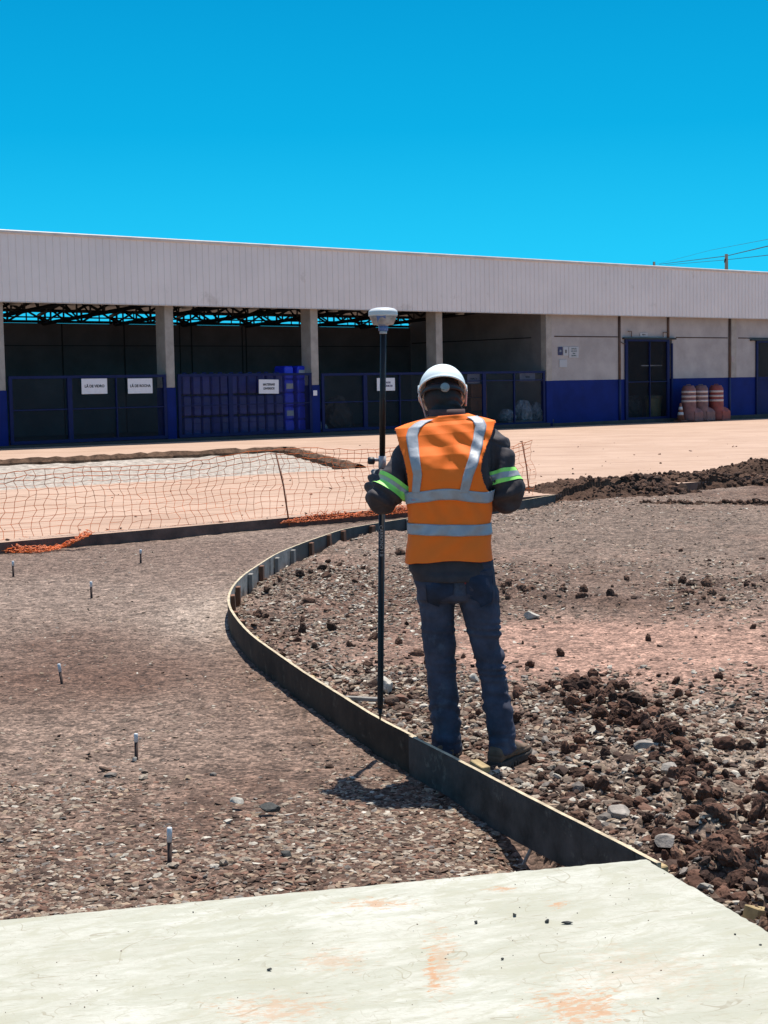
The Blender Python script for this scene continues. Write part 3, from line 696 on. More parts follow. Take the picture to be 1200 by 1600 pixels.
rs = np.random.RandomState(91); ys = rs.uniform(0, 1, (900, 2)); ysd = np.stack([rs.uniform(-4, 22, 900), .1+rs.rand(900)**2.2*14], -1)[::2]
ysd = ysd[~((ysd[:, 1] > 6.3) & (ysd[:, 1] < 14.3) & (ysd[:, 0] < 14.6))]
yp = np.stack([E0[0]+U2[0]*ysd[:, 0]+M2[0]*ysd[:, 1], E0[1]+U2[1]*ysd[:, 0]+M2[1]*ysd[:, 1]], -1)
oo = scatter('yard_crumbs', yp, S(yp, .010, .06, 92, 3.5), .5, [1, 1, 1, 1], 92, m_=clod_m, pal=DP*2.4, sink=.3, hfun=lambda x, y: yard_z(*SD(x, y))+.004)
rs = np.random.RandomState(77); ga = rs.rand(900, 2)*np.array([1.6, 3.0]); gp = np.array(SC[:2])+ga[:, :1]*np.array((SLt-SC)[:2])+ga[:, 1:]*np.array((SRt-SC)[:2])
gp = gp[gp[:, 1] > 2.9]
oo = scatter('grit', gp, S(gp, .0012, .0045, 78, 3.5), .6, [1, 2, 2, 3, .3, 2, 1, 1], 78, sink=.1, hfun=lambda x, y: np.full(x.shape, BT+.0004))
# ------------------------------------------------------------ soil heaps at the yard edge
def heap(cx, cy, lx, ly, hh, rz, seed, lb, tone=1.0):
    nx_, ny_ = 150, 80; u = np.linspace(-1, 1, nx_); v = np.linspace(-1, 1, ny_); A, B2 = np.meshgrid(u, v)
    prof = np.clip(1-np.abs(A)**2.5, 0, 1)*np.clip(1-np.abs(B2)**2, 0, 1)
    wx = A*lx; wy = B2*ly; c, s = math.cos(rz), math.sin(rz); gx_ = cx+wx*c-wy*s; gy_ = cy+wx*s+wy*c
    z = prof**.7*hh*(.75+1.3*fbm(gx_, gy_, .7, 3, seed))+prof**.3*(.10*np.abs(fbm(gx_, gy_, .16, 4, seed+9))+.03*fbm(gx_, gy_, .05, 2, seed+3))-(1-prof**.2)*.12
    s_, d_ = SD(gx_, gy_); baseh = np.where(d_ > 0, .12, .03)
    V_ = np.stack([gx_, gy_, z+baseh], -1).reshape(-1, 3); ii_ = np.arange(nx_*ny_).reshape(ny_, nx_)
    F_ = np.stack([ii_[:-1, :-1], ii_[:-1, 1:], ii_[1:, 1:], ii_[1:, :-1]], -1).reshape(-1, 4)
    tone_ = np.clip(.5+fbm(gx_, gy_, .4, 3, seed+4), 0, 1)[..., None]
    cc = (np.array([.075, .042, .028])*(1-tone_)+np.array([.16, .09, .06])*tone_)*tone*ALB
    me = np_mesh('soil_heap', V_, F_, clod_m, False, cc.reshape(-1, 3)); o = link('soil_heap', me); tag(o, lb, 'soil heap', 'heaps of dark dug soil')
    rs = np.random.RandomState(seed); k = 420; a = rs.uniform(-1, 1, k)*.95; b2 = rs.uniform(-1, 1, k)*.95
    P_ = np.stack([cx+a*lx*c-b2*ly*s, cy+a*lx*s+b2*ly*c], -1)
    ia = ((a+1)/2*(nx_-1)).astype(int); ib = ((b2+1)/2*(ny_-1)).astype(int); zz = (z+baseh)[ib, ia]
    oo = scatter('clod', P_, S(P_, .04, .16, seed, 2), .8, [1, 1, 1, 1], seed, basem=I1, m_=clod_m, sink=.3, pal=DP*tone*1.1, jit=.22, hfun=lambda x, y: zz)
    oo.parent = o; oo.name = 'clods'
    return o
ang = math.atan2(U2[1], U2[0])
h1 = G(945, 772, .05); heap(h1.x, h1.y, 1.25, .75, .12, ang*.55, 5, 'largest dark soil heap, just right of the worker at the yard edge')
h2 = G(1085, 760, .05); heap(h2.x, h2.y+.3, 2.4, .42, .08, ang*.35, 15, 'low dark soil ridge running right from the largest heap')
h3 = G(1185, 742, .1); heap(h3.x+.3, h3.y+.3, 1.5, .5, .13, ang*.5, 25, 'dark soil heap farthest right, on the concrete edge', .9)
h4 = G(1130, 788, .05); heap(h4.x, h4.y, 1.9, .16, .03, -.35, 35, 'thin raised line of clods crossing the grey gravel at the right')
plank(860+0, 742, .13, (.75, .25, .03), .1, mat('pale_debris', (.62, .50, .38), rough=.9, var=.2, vscale=5), 'flat pale slab of debris on the yard behind the soil heap', .02, 'concrete_debris')

# ------------------------------------------------------------ orange safety net
netm = mat('orange_net', (1.0, .22, .04), rough=.5, var=.25, vscale=5)
netp = mat('net_post', (.36, .13, .06), rough=.7, var=.3, vscale=20)
def NP(s, z, dd=.22):
    s = np.asarray(s, float); d = dd+.05*np.sin(s*1.3)
    return E0[0]+U2[0]*s+M2[0]*d, E0[1]+U2[1]*s+M2[1]*d
s_post1 = SD(*G(448, 808, .125)[:2])[0]; s_post2 = SD(*G(828, 771, .125)[:2])[0]
CELL = .118; rnd = random.Random(21)
s_list = np.arange(-3.4, s_post2-.13, CELL); NV = 13
def net_z(s, k):
    f = k/(NV-1); top = .80-.10*math.exp(-((s-.5)/2.2)**2)+.03*math.sin(s*2.1)-.10*max(0, (s-4.5)/8)*(1 if s < s_post2-2.2 else 0)
    if s > s_post2-2.2: top = .80-.25*math.sin(min(1, (s_post2-s)/2.2)*PI)*.6
    return .10+top*(f**.85)
pts = {}
for i, s in enumerate(s_list):
    for k in range(NV):
        js = s+.016*math.sin(k*1.7+s*3)+rnd.uniform(-.02, .02)+.05*(k/NV-.5)*math.sin(s*.8)
        jd = .22+.10*math.sin(s*1.9+k*.5)*(1-k/NV)+rnd.uniform(-.012, .012)
        pts[i, k] = YP(js, jd+.0, 0); pts[i, k].z = .125+net_z(s, k)-.10+rnd.uniform(-.012, .012)
mb = MB()
def strand(a, b_, w=.0026):
    a = Vector(a); b_ = Vector(b_); t_ = (b_-a).normalized(); x_ = t_.cross(Vector((M2[0], M2[1], 0))).normalized()*w; y_ = t_.cross(x_).normalized()*w*.5
    i0 = len(mb.v)
    for q in (a, b_):
        for c1, c2 in ((1, 0), (0, 1), (-1, 0), (0, -1)): mb.v.append(tuple(q+x_*c1+y_*c2))
    for j in range(4): mb.f.append([i0+j, i0+(j+1) % 4, i0+4+(j+1) % 4, i0+4+j]); mb.m.append(0); mb.sm.append(False)
ns = len(s_list)
for i in range(ns):
    for k in range(NV):
        if k < NV-1 and rnd.random() > .02: strand(pts[i, k], pts[i, k+1], .0032)
        if i < ns-1:
            sagg = 0
            if rnd.random() > (.05 if k < NV-3 else 0): strand(pts[i, k], pts[i+1, k], 0.0023 if k not in (NV-1, NV-2, NV-3) else .0042)
net = mb.build('safety_net', netm); tag(net, 'orange plastic mesh netting hung along the edge of the concrete yard', 'safety net')
def post(px0, py0, px1, py1, lb):
    p = G(px0, py0, .125); D = p.y; q = project((p.x, p.y, .9)); sc_ = (py0-q[1])/(.775)
    h = (py0-py1)/sc_; lean = (px1-(px0-.016*(py0-py1)*-1*-1))/sc_
    mb = MB(); mb.tube([(0, 0, -.1), (lean*.5+.01, 0, h*.5), (lean, 0, h)], .010, 8)
    mb.tube([(lean-.03, 0, h-.01), (lean+.012, 0, h)], .007, 6)
    return tag(mb.build('net_post', netp, None, p), lb, 'post', 'posts holding the orange net')
post(452, 809, 432, 708, 'thin rusty net post leaning left of the survey pole')
post(828, 771, 815, 689, 'thin orange-brown net post right of the worker')
post(-60, 840, -66, 708, 'thin rusty net post at the left end of the netting')
# loose bunches of net
def bunch(name, path, wid, hgt, n_, lb, seed):
    r0 = random.Random(seed); mb2 = MB()
    pv = [Vector(q) for q in path]; LN = [0]
    for q1, q2 in zip(pv, pv[1:]): LN.append(LN[-1]+(q2-q1).length)
    na = int(LN[-1]/.035); nk = n_; nodes = {}
    for i_ in range(na+1):
        l = LN[-1]*i_/na; c = Vector([float(np.interp(l, LN, [q[m_] for q in pv])) for m_ in range(3)]); fat = .45+.55*math.sin(PI*min(1, max(0, i_/na)))+.35*math.sin(l*5+seed)
        for k in range(nk):
            u_ = 2*PI*k/nk+math.sin(l*3)*1.2; rr_ = r0.uniform(.35, 1)*fat
            q = c+Vector((M2[0], M2[1], 0))*(wid*rr_*math.cos(u_))+Vector((U2[0], U2[1], 0))*r0.uniform(-.03, .03)+Vector((0, 0, max(-.01, hgt*.5*rr_*(math.sin(u_)+.7))))
            nodes[i_, k] = q
    for i_ in range(na):
        for k in range(nk):
            if r0.random() < .85: mb2.tube([nodes[i_, k], (nodes[i_, k]+nodes[i_+1, k])/2+Vector((0, 0, r0.uniform(-.01, .012))), nodes[i_+1, k]], .0032, 4, cap=False)
            if r0.random() < .6 and k < nk-1: mb2.tube([nodes[i_, k], nodes[i_, k+1]], .0032, 4, cap=False)
    return tag(mb2.build(name, netm), lb, 'netting bundle', 'slumped bundles of the orange net')
e1 = [YP(SD(*G(a, b_, .125)[:2])[0], -.07, -.05) for a, b_ in ((455, 812), (560, 800), (690, 790))]
bunch('net_bundle', e1, .05, .12, 9, 'long bunch of orange net slumped against the kerb behind the survey pole', 5)
e2 = [G(-40, 858, .06), G(0, 862, .02), G(60, 862, .02), G(95, 856, .03), G(118, 846, .10), G(140, 833, .16)]
bunch('net_bundle', e2, .13, .08, 14, 'tangled orange net piled at the foot of the kerb at far left', 6)
# ------------------------------------------------------------ warehouse; local x along the front, y inwards, z up
P0 = Vector((-9.4, 37.5, 0)); WRZ = math.atan2(U2[1], U2[0])
def FS(px, py, t=0.0):                            # sight line onto the plane at depth t behind the front
    d = ray(px, py); m_ = Vector((M2[0], M2[1], 0)); q = P0+m_*t
    k = (q.x*m_.x+q.y*m_.y)/(d.x*m_.x+d.y*m_.y)
    p = Vector((0, 0, CAMH))+d*k; v = p-P0
    return v.x*U2[0]+v.y*U2[1], p.z
def FW(s, t, z): return Vector((P0.x+U2[0]*s+M2[0]*t, P0.y+U2[1]*s+M2[1]*t, z))
WM = {}
grey_wall = mat('wall_grey_paint', (.53, .475, .455), rough=.85, var=.14, vscale=1.2, bump=.002, bscale=25)
blue_wall = mat('wall_blue_paint', (.007, .024, .19), rough=.7, spec=.15, var=.18, vscale=1.5, wear=((.03, .04, .12), 2.2, .66))
conc_col = mat('column_grey', (.48, .43, .385), rough=.9, var=.16, vscale=3, bump=.003, bscale=20)
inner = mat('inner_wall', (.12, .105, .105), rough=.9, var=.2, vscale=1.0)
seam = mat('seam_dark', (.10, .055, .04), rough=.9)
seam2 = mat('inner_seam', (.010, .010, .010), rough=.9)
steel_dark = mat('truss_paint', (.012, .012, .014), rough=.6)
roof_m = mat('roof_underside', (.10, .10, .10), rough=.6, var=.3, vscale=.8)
fascia_m = mat('fascia_sheet', (1.08, .97, .92), bump=.004, bscale=.9, rough=.5, var=.05, vscale=.6, spec=.4, wear=((.92, .81, .75), .9, .62))
trim_m = mat('trim_sheet', (.80, .71, .65), rough=.5, var=.12, vscale=2)
blue_steel = mat('gate_blue', (.007, .016, .095), rough=.6, spec=.2, var=.2, vscale=8)
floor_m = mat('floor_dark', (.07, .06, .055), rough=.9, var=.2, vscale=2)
root = empty('warehouse', (P0.x, P0.y, 0), WRZ)
tag(root, 'long low warehouse with grey corrugated fascia, open bays at left and blue-and-grey walls', 'warehouse')
SL, SR = -9.6, 44.0
def gz(s): return float(yard_z(s, 19.9))
COLS = [-9.55, -4.68, 0.18, 5.06, 9.90, 14.71, 19.45]
ZB = FS(600, project(FW(12, -.25, 3.87))[1], -.25)[1]
zb = 3.87; zt = 5.51
# fascia: ribbed sheet
rings_b = []; s = SL; prof = []
while s < SR:
    prof += [(s, 0), (s+.150, 0), (s+.162, -.022), (s+.186, -.022), (s+.198, 0)]; s += .2
mb = MB()
for sx_, ty in prof: mb.v.append((sx_, -.25+ty, zb))
for sx_, ty in prof: mb.v.append((sx_, -.25+ty, zt))
npf = len(prof)
for i in range(npf-1): mb.f.append([i, i+1, npf+i+1, npf+i]); mb.m.append(0); mb.sm.append(False)
mb.box(((SL+SR)/2, -.20, zb-.012), (SR-SL, .12, .02), mi=1)
mb.build('fascia', [fascia_m, trim_m], root)
mb = MB(); mb.box(((SL+SR)/2, -.235, zt+.03), (SR-SL, .13, .09), mi=0, bev=.02); mb.build('top_trim', trim_m, root)
# roof sheet, falling towards the back
mb = MB(); T1 = 6.6
mb.add([(SL, -.16, 5.40), (SR, -.16, 5.40), (SR, T1+.7, 4.10), (SL, T1+.7, 4.10), (SL, -.16, 5.46), (SR, -.16, 5.46), (SR, T1+.7, 4.16), (SL, T1+.7, 4.16)],
       [(0, 1, 2, 3)[::-1], (4, 5, 6, 7), (0, 4, 5, 1)[::-1], (3, 2, 6, 7)[::-1], (0, 3, 7, 4)[::-1], (1, 5, 6, 2)])
mb.build('roof', roof_m, root)
# back wall with seams, partition, floor
zbw = FS(150, 506, T1)[1]
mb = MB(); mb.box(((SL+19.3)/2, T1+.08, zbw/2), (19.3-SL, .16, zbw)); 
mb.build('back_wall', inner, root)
mb = MB()
for px in (98, 195, 300, 385): 
    s = FS(px, 560, T1)[0]; mb.box((s, T1-.005, zbw/2), (.035, .02, zbw-.02))
for s in (-7, -4.7, 9.6, 12): mb.box((s, T1-.005, zbw/2), (.03, .02, zbw-.02))
zz = FS(60, 540, T1)[1]; mb.box(((SL+19.2)/2, T1-.004, zz), (19.2-SL, .014, .025))
mb.build('wall_seams', seam2, root)
mb = MB(); mb.box((19.42, T1/2+.08, 2.3), (.16, T1+.1, 4.6)); mb.box((19.42-.0, .4, 2.0), (.20, .5, 4.0))
mb.build('partition_wall', mat('partition_paint', (.24, .22, .215), rough=.9, var=.15, vscale=1.2), root)
zp = FS(790, 530, 2.0)[1]
mb = MB(); mb.box((19.33, T1/2+.3, 3.13), (.012, T1-.7, .03)); mb.box((19.33, 5.5, 3.7), (.012, .03, 1.1))
mb.build('partition_seams', seam2, root)
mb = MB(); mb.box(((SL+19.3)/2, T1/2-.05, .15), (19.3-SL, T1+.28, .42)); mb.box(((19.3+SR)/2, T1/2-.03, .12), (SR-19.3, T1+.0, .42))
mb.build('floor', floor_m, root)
# columns: blue foot, grey shaft
for k, s in enumerate(COLS[:-1]):
    c = MB().box((s-.0, .15+.14, 2.0+.86), (.27, .46, 2.30), bev=.012).build('column', conc_col, root)
    MB().box((s, .15+.14, .85), (.30, .49, 1.73), bev=.012).build('column_foot', blue_wall, c)
c = MB().box((19.45+.0, .10, 2.86), (.27, .24, 2.30), bev=.01).build('column', conc_col, root)
MB().box((19.45, .10, .85), (.29, .26, 1.73), bev=.01).build('column_foot', blue_wall, c)
# side wall to the right: panels with the door openings left out
dL, dR = FS(976, 600, .1)[0], FS(1050, 600, .1)[0]; dTop = FS(1010, 529, .1)[1]
eL, eR = FS(1180, 600, .1)[0], FS(1180, 600, .1)[0]+2.7
zw = 1.72
mb = MB(); mw = MB()
for a, b_ in ((19.6, dL), (dR, eL), (eR, SR)):
    mb.box(((a+b_)/2, .16, (zw+zb+.4)/2), (b_-a, .12, zb+.4-zw)); mw.box(((a+b_)/2, .158, zw/2), (b_-a, .13, zw))
for a, b_ in ((dL, dR), (eL, eR)): mb.box(((a+b_)/2, .16, (dTop+zb+.4)/2), (b_-a, .119, zb+.4-dTop))
mb.build('upper_wall', grey_wall, root)
for a, b_ in ((19.6, dL), (dR, eL), (eL, SR)): MB().box(((a+b_)/2, .158, zw/2), (b_-a, .13, zw)).build('blue_wall_base', blue_wall, root)
for s in (29.17, 34.03, 38.9): MB().box((s+.12, .10, 2.8), (.30, .10, 2.16)).build('pilaster', conc_col, root)
mb = MB()
zj = FS(915, 526, .1)[1]
s967 = FS(967, 560, .1)[0]; s1043 = FS(1043, 515, .1)[0]; s1140 = FS(1139, 560, .1)[0]
for a, b_ in ((FS(866, 526, .1)[0], s967-.05), (s1043+.45, s1140-.08), (s1140+.55, SR)): MB().box(((a+b_)/2, .097, zj), (b_-a, .012, .035)).build('panel_joint', seam, root)
pipe_m = mat('downpipe_rust', (.13, .075, .055), rough=.7, var=.3, vscale=3)
pipe_b = mat('downpipe_blue', (.012, .028, .12), rough=.6)
for s, zlo in ((s967, .26), (s1043, dTop+.02), (s1140, .26), (s1140+4.86, .26)):
    p_ = MB().tube([(s, .07, zlo if zlo > 1 else zw), (s, .07, zb+.2)], .045, 8).build('downpipe', pipe_m, root)
    if zlo < 1: MB().tube([(s, .07, zlo), (s, .07, zw)], .047, 8).build('pipe_foot', pipe_b, p_)
for pp in ([(s967+.02, .05, 3.0), (s967+.18, .05, 2.93), (dL-.02, .05, 2.93)], [(dL+.12, .04, 3.35), (dL+.30, .04, 3.35), (dL+.30, .04, dTop+.05)], [(s1043-.04, .04, 3.33), (dR-.55, .04, 3.33), (dR-.55, .04, dTop+.05)]):
    MB().tube(pp, .016, 6).build('conduit', pipe_m, root)
# rooms behind the doors
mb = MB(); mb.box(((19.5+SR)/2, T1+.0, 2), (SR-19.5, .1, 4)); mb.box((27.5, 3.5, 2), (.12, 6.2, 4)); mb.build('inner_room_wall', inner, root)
# trusses
mb = MB()
def bar(a, b_, w=.05): mb.tube([a, b_], w*.8, 4, smooth=False)
for s in np.arange(-9.72, 19.3, 2.43):
    if s > 18.8: continue
    y0, y1 = -.05, T1+.3; nb = 9
    for j in range(nb):
        ya = y0+(y1-y0)*j/nb; yb = y0+(y1-y0)*(j+1)/nb; ztop = lambda y: 5.33-(y+.18)*.2; zlo = lambda y: 3.95+.0*y if False else max(3.92, ztop(y)-.62)-.0*y
        zlA = 3.96-.03*ya if ztop(ya)-.6 < 3.96 else 3.96; zlB = 3.96-.03*yb
        bar((s, ya, ztop(ya)), (s, yb, ztop(yb)), .07); bar((s, ya, 3.96-.045*ya), (s, yb, 3.96-.045*yb), .07)
        bar((s, ya, 3.96-.045*ya), (s, yb, ztop(yb)), .045); bar((s, yb, 3.96-.045*yb), (s, yb, ztop(yb)), .04)
zc0 = zbw+.05; zc1 = 4.05
for a in np.arange(SL, 19, 1.215):
    b_ = a+1.215
    for y in (T1+.1,):
        bar((a, y, zc0), (b_, y, zc0), .05); bar((a, y, zc1), (b_, y, zc1), .06); bar((a, y, (zc0+zc1)/2-.03), (b_, y, (zc0+zc1)/2-.03), .028)
        bar((a, y, zc0), (a, y, zc1), .05); bar((a, y, zc0), (a+.607, y, zc1), .04); bar((a+.607, y, zc1), (b_, y, zc0), .04); bar((a+.607, y, zc0), (a+.607, y, zc1), .03)
for y in (.6, 2.0, 3.4, 4.8): bar((SL, y, 5.31-(y+.18)*.2-.06), (19.3, y, 5.31-(y+.18)*.2-.06), .09)
for y in (1.5, 3.6, 5.0):
    for a in np.arange(SL, 18.5, 2.43):
        bar((a, y, 3.93), (a+1.2, y, 4.5), .05); bar((a+1.2, y, 4.5), (a+2.43, y, 3.93), .05)
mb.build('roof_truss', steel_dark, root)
lm = mat('light_fitting', (.30, .29, .27), rough=.6)
for px in (24, 292, 520, 718):
    s, z = FS(px, 478, .6); MB().lathe([(.02, .12), (.09, .10), (.15, 0), (.14, -.03), (.0, -.04)], (s, .6, 3.86), 14).build('bay_light', lm, root)

# mesh infill: fine woven wire, seen as a dark veil
wm = bpy.data.materials.new('wire_mesh'); wm.use_nodes = True; t = wm.node_tree; n = t.nodes; b = n['Principled BSDF']
b.inputs['Base Color'].default_value = (.006, .008, .018, 1); b.inputs['Roughness'].default_value = .6
tcn = n.new('ShaderNodeTexCoord'); sx_ = n.new('ShaderNodeSeparateXYZ'); t.links.new(tcn.outputs['Object'], sx_.inputs[0])
def saw(o_, per, th):
    a = n.new('ShaderNodeMath'); a.operation = 'DIVIDE'; t.links.new(o_, a.inputs[0]); a.inputs[1].default_value = per
    f = n.new('ShaderNodeMath'); f.operation = 'FRACT'; t.links.new(a.outputs[0], f.inputs[0])
    g = n.new('ShaderNodeMath'); g.operation = 'LESS_THAN'; t.links.new(f.outputs[0], g.inputs[0]); g.inputs[1].default_value = th; return g
ga = saw(sx_.outputs['X'], .025, .15); gb = saw(sx_.outputs['Z'], .025, .15)
mxn = n.new('ShaderNodeMath'); mxn.operation = 'MAXIMUM'; t.links.new(ga.outputs[0], mxn.inputs[0]); t.links.new(gb.outputs[0], mxn.inputs[1])
t.links.new(mxn.outputs[0], b.inputs['Alpha'])
def gate(name, s0, s1, z0, z1, divs, tt=.02, mid=(.5,), wpost=.09, sub=None):
    g_ = MB(); 
    g_.box(((s0+s1)/2, tt, z1-.035), (s1-s0, .05, .07)); g_.box(((s0+s1)/2, tt, z0+.04), (s1-s0, .05, .08))
    for s in (s0+wpost/2, s1-wpost/2): g_.box((s, tt-.001, (z0+z1)/2), (wpost, .052, z1-z0-.002))
    for s, wd in divs: g_.box((s, tt-.002, (z0+z1)/2), (wd, .054, z1-z0-.004))
    for f in mid: g_.box(((s0+s1)/2, tt+.002, z0+(z1-z0)*f), (s1-s0-.05, .03, .03))
    f_ = g_.build('gate_frame' if name == 'cage_gate' else 'door_frame', blue_steel, None)
    g = empty(name, (0, 0, 0), 0, root); f_.parent = g
    m_ = MB(); m_.add([(s0+.03, tt+.03, z0+.05), (s1-.03, tt+.03, z0+.05), (s1-.03, tt+.03, z1-.05), (s0+.03, tt+.03, z1-.05)], [(0, 1, 2, 3)])
    m_.build('wire_mesh', wm, g); return g
def sx(px, t=.02): return FS(px, 600, t)[0]
zg1 = FS(180, 586, .02)[1]; zg0 = .38
gates = {}
gate('cage_gate', .36, 4.88, zg0, zg1, [(sx(108), .13), (sx(181), .03)])
gate('cage_gate', 5.24, 9.72, zg0, zg1, [(sx(359.5), .14)])
gate('cage_gate', 10.08, 14.53, zg0, zg1-.02, [(sx(570), .14), (sx(624), .03)])
gate('cage_gate', 14.89, 19.27, zg0-.05, zg1-.02, [(sx(756), .14), (sx(803), .05)], mid=(.83,))
gate('cage_gate', -4.5, 0.0, zg0, zg1, [(-2.5, .13)])
gate('cage_gate', -9.35, -4.86, zg0, zg1, [(-7.5, .13)])
# roller-framed mesh doors in the wall
gd = gate('mesh_door', dL-.02, sx(1046, .05), .33, dTop-.03, [((dL+dR)/2, .03)], tt=.06, mid=(.47,), wpost=.13)
gd = gate('mesh_door', eL, eR, .33, dTop-.05, [], tt=.06, mid=(.47,), wpost=.10)
MB().box(((dL+dR)/2, .04, dTop+.0), (dR-dL+.25, .09, .06)).build('door_rail', steel_dark, root)
MB().box(((eL+eR)/2-.1, .04, dTop-.02), (eR-eL+.5, .09, .06)).build('door_rail', steel_dark, root)
MB().box((sx(1050, .03), .03, 1.65), (.07, .05, 2.6)).build('door_rail', blue_steel, root)
MB().box((FS(1025, 571, .3)[0], .5, FS(1025, 571, .3)[1]), (1.1, .04, .04)).build('inner_bar', mat('pale_bar', (.3, .3, .32), rough=.5), root)

# ------------------------------------------------------------ signs
paper = mat('paper_sign', (1.0, .97, 1.0), rough=.6, var=.05, vscale=8)
ink = mat('ink_dark', (.02, .02, .03), rough=.7); inkb = mat('ink_blue', (.03, .035, .16), rough=.7)
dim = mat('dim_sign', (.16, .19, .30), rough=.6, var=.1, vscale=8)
def sign(pxc, pyc, wp, hp, lines, lb, m_=paper, tcol=ink, tt=-.03, size=.11, cat='sign', grp=None, rot=0.0, step=1.3, thick=.012, bold=.003):
    s, z = FS(pxc, pyc, tt); s0 = FS(pxc-wp/2, pyc, tt)[0]; s1 = FS(pxc+wp/2, pyc, tt)[0]; z0 = FS(pxc, pyc+hp/2, tt)[1]; z1 = FS(pxc, pyc-hp/2, tt)[1]
    r0 = empty('sign', FW(s, tt, z), WRZ)
    MB().box((0, 0, 0), (s1-s0, thick, z1-z0), bev=.002, mat=Matrix.Rotation(rot, 3, 'Y')).build('sign_board', m_, r0)
    for k, ln in enumerate(lines):
        text_mesh(ln, size, tcol, 'lettering', r0, (0, -thick/2-.004, ((len(lines)-1)/2-k)*size*step), (R(90), rot*0, 0), bold=bold)
    return tag(r0, lb, cat, grp)
sign(147.5, 603.5, 40, 24, ['LÃ DE VIDRO'], 'white sign reading LÃ DE VIDRO on the gate of the leftmost open bay', size=.095)
sign(219, 603, 38.5, 23.5, ['LÃ DE ROCHA'], 'white sign reading LÃ DE ROCHA on the gate, beside the leftmost open bay column', size=.095)
sign(420, 604, 31, 22, ['MATERIAIS', 'DIVERSOS'], 'white sign with two lines of dark text in front of the stacked blue jerrycans', size=.085, rot=.02)
sign(603, 600.5, 28, 20, ['RESÍDUOS', 'ELETRÔNICOS'], 'white sign with blue text partly hidden behind the survey pole', tcol=inkb, size=.075)
sign(740, 592, 20, 15, ['PAPELÃO'], 'dim bluish sign inside the bay just right of the white helmet', m_=dim, tt=.12, size=.07)
sign(824, 589, 24, 13, ['VIDRO'], 'dim bluish sign hanging above the pale plastic bags', m_=dim, tt=.12, size=.07)
sign(492.5, 614, 6, 8, [], 'small white paper hanging on the blue foot of the column beside the jerrycans', tt=-.10)
MB_ = MB
navy = mat('navy_plate', (.03, .03, .12), rough=.5); wht = mat('white_plate', (.58, .58, .60), rough=.6)
sign(875.5, 548.5, 7, 13, ['E1'], 'small navy blue plate at the left of the four wall notices', m_=navy, tcol=wht, tt=.085, size=.09)
o = sign(884, 549, 8, 14, [], 'white notice with a grey square, between the navy plate and the text notice', m_=wht, tt=.085)
MB().box((0, -.009, 0), (.075, .004, .11)).build('grey_square', mat('grey_print', (.15, .15, .15), rough=.7), o)
sign(896.5, 550.5, 15, 17, ['ATENÇÃO', 'USO DE EPI', 'ÁREA', 'RESTRITA'], 'white notice with several lines of green-grey text, the right one of the four wall notices', m_=wht, tcol=mat('ink_green', (.05, .10, .09), rough=.7), tt=.085, size=.055, step=1.35, bold=.001)
sign(880, 568, 12, 12, [], 'square white notice below the other wall notices', m_=wht, tt=.085)
sign(1006, 523, 12, 6, ['SALA 1'], 'small white plate above the mesh door', m_=wht, tt=.085, size=.06)
sign(1145, 560.5, 4.5, 9, [], 'small pale box plate on the wall right of the traffic drums', m_=mat('pink_plate', (.5, .40, .38), rough=.6), tt=.04)

# ------------------------------------------------------------ blue jerrycans in the second bay
can_m = mat('jerrycan_blue', (.010, .016, .24), rough=.4, var=.2, vscale=3); can_b = mat('jerrycan_bright', (.025, .05, .85), rough=.4, var=.2, vscale=3)
cap_m = mat('jerrycan_cap', (.08, .08, .10), rough=.5); label_m = mat('can_label', (.50, .53, .58), rough=.6)
def can_body(wd, dp, h):
    rings = []
    for z, k in ((0, .86), (.02, .98), (.05, 1), (h*.28, 1), (h*.30, .97), (h*.32, 1), (h*.58, 1), (h*.60, .97), (h*.62, 1), (h*.80, 1), (h*.86, .93), (h*.90, .72), (h*.905, .5)):
        rings.append([(wd/2*k*c, dp/2*k*s_, z) for c, s_ in ((1, .6), (.75, 1), (-.75, 1), (-1, .6), (-1, -.6), (-.75, -1), (.75, -1), (1, -.6))])
    mb = MB().loft(rings, True, True, 0, False)
    mb.tube([(-wd*.3, 0, h*.86), (-wd*.28, 0, h*.97), (wd*.05, 0, h*.97), (wd*.08, 0, h*.87)], .016, 6)
    return mb
def make_can():
    r0 = empty('jerrycan', (0, 0, 0), 0); can_body(.285, .30, .60).build('body', can_m, r0)
    MB().lathe([(.035, 0), (.037, .03), (.03, .036), (0, .038)], (.075, 0, .54), 10).build('cap', cap_m, r0); return r0
def make_flat():
    r0 = empty('jerrycan', (0, 0, 0), 0); mb = MB(); h = .60; rings = []
    for y, k in ((0, .80), (.03, .97), (.06, 1), (h*.8, 1), (h*.9, .8), (h, .4)):
        rings.append([(.155*k*c, y, .19+.19*k*s_) for c, s_ in ((1, -.72), (1, .72), (.8, 1), (-.8, 1), (-1, .72), (-1, -.72), (-.8, -1), (.8, -1))])
    mb.loft(rings, True, True, 0, False).build('body', can_b, r0)
    MB().lathe([(.035, 0), (.037, .03), (0, .036)], (.0, .60, .25), 10, M=Matrix.Rotation(R(-90), 3, 'X')).build('cap', cap_m, r0); return r0
proto = make_can(); first = True
fl = .36; s_l = FS(283, 640, .5)[0]; s_r = FS(441, 640, .5)[0]; nc = int((s_r-s_l)/.292); rnd = random.Random(8)
rown = ['bottom', 'middle', 'top']
for r_ in range(3):
    for c in range(nc):
        o = proto if first else copy_tree(proto); first = False
        o.location = FW(s_l+.15+c*(s_r-s_l-.02)/nc, .55+rnd.uniform(-.03, .03), fl+r_*.578); o.rotation_euler = (0, 0, WRZ+rnd.choice((0, PI))+rnd.uniform(-.06, .06))
        tag(o, f'dark blue jerrycan standing in the {rown[r_]} row, {ORD[c]} from the left', 'jerrycan', 'blue jerrycans stacked behind the mesh gate')
proto = make_flat(); first = True
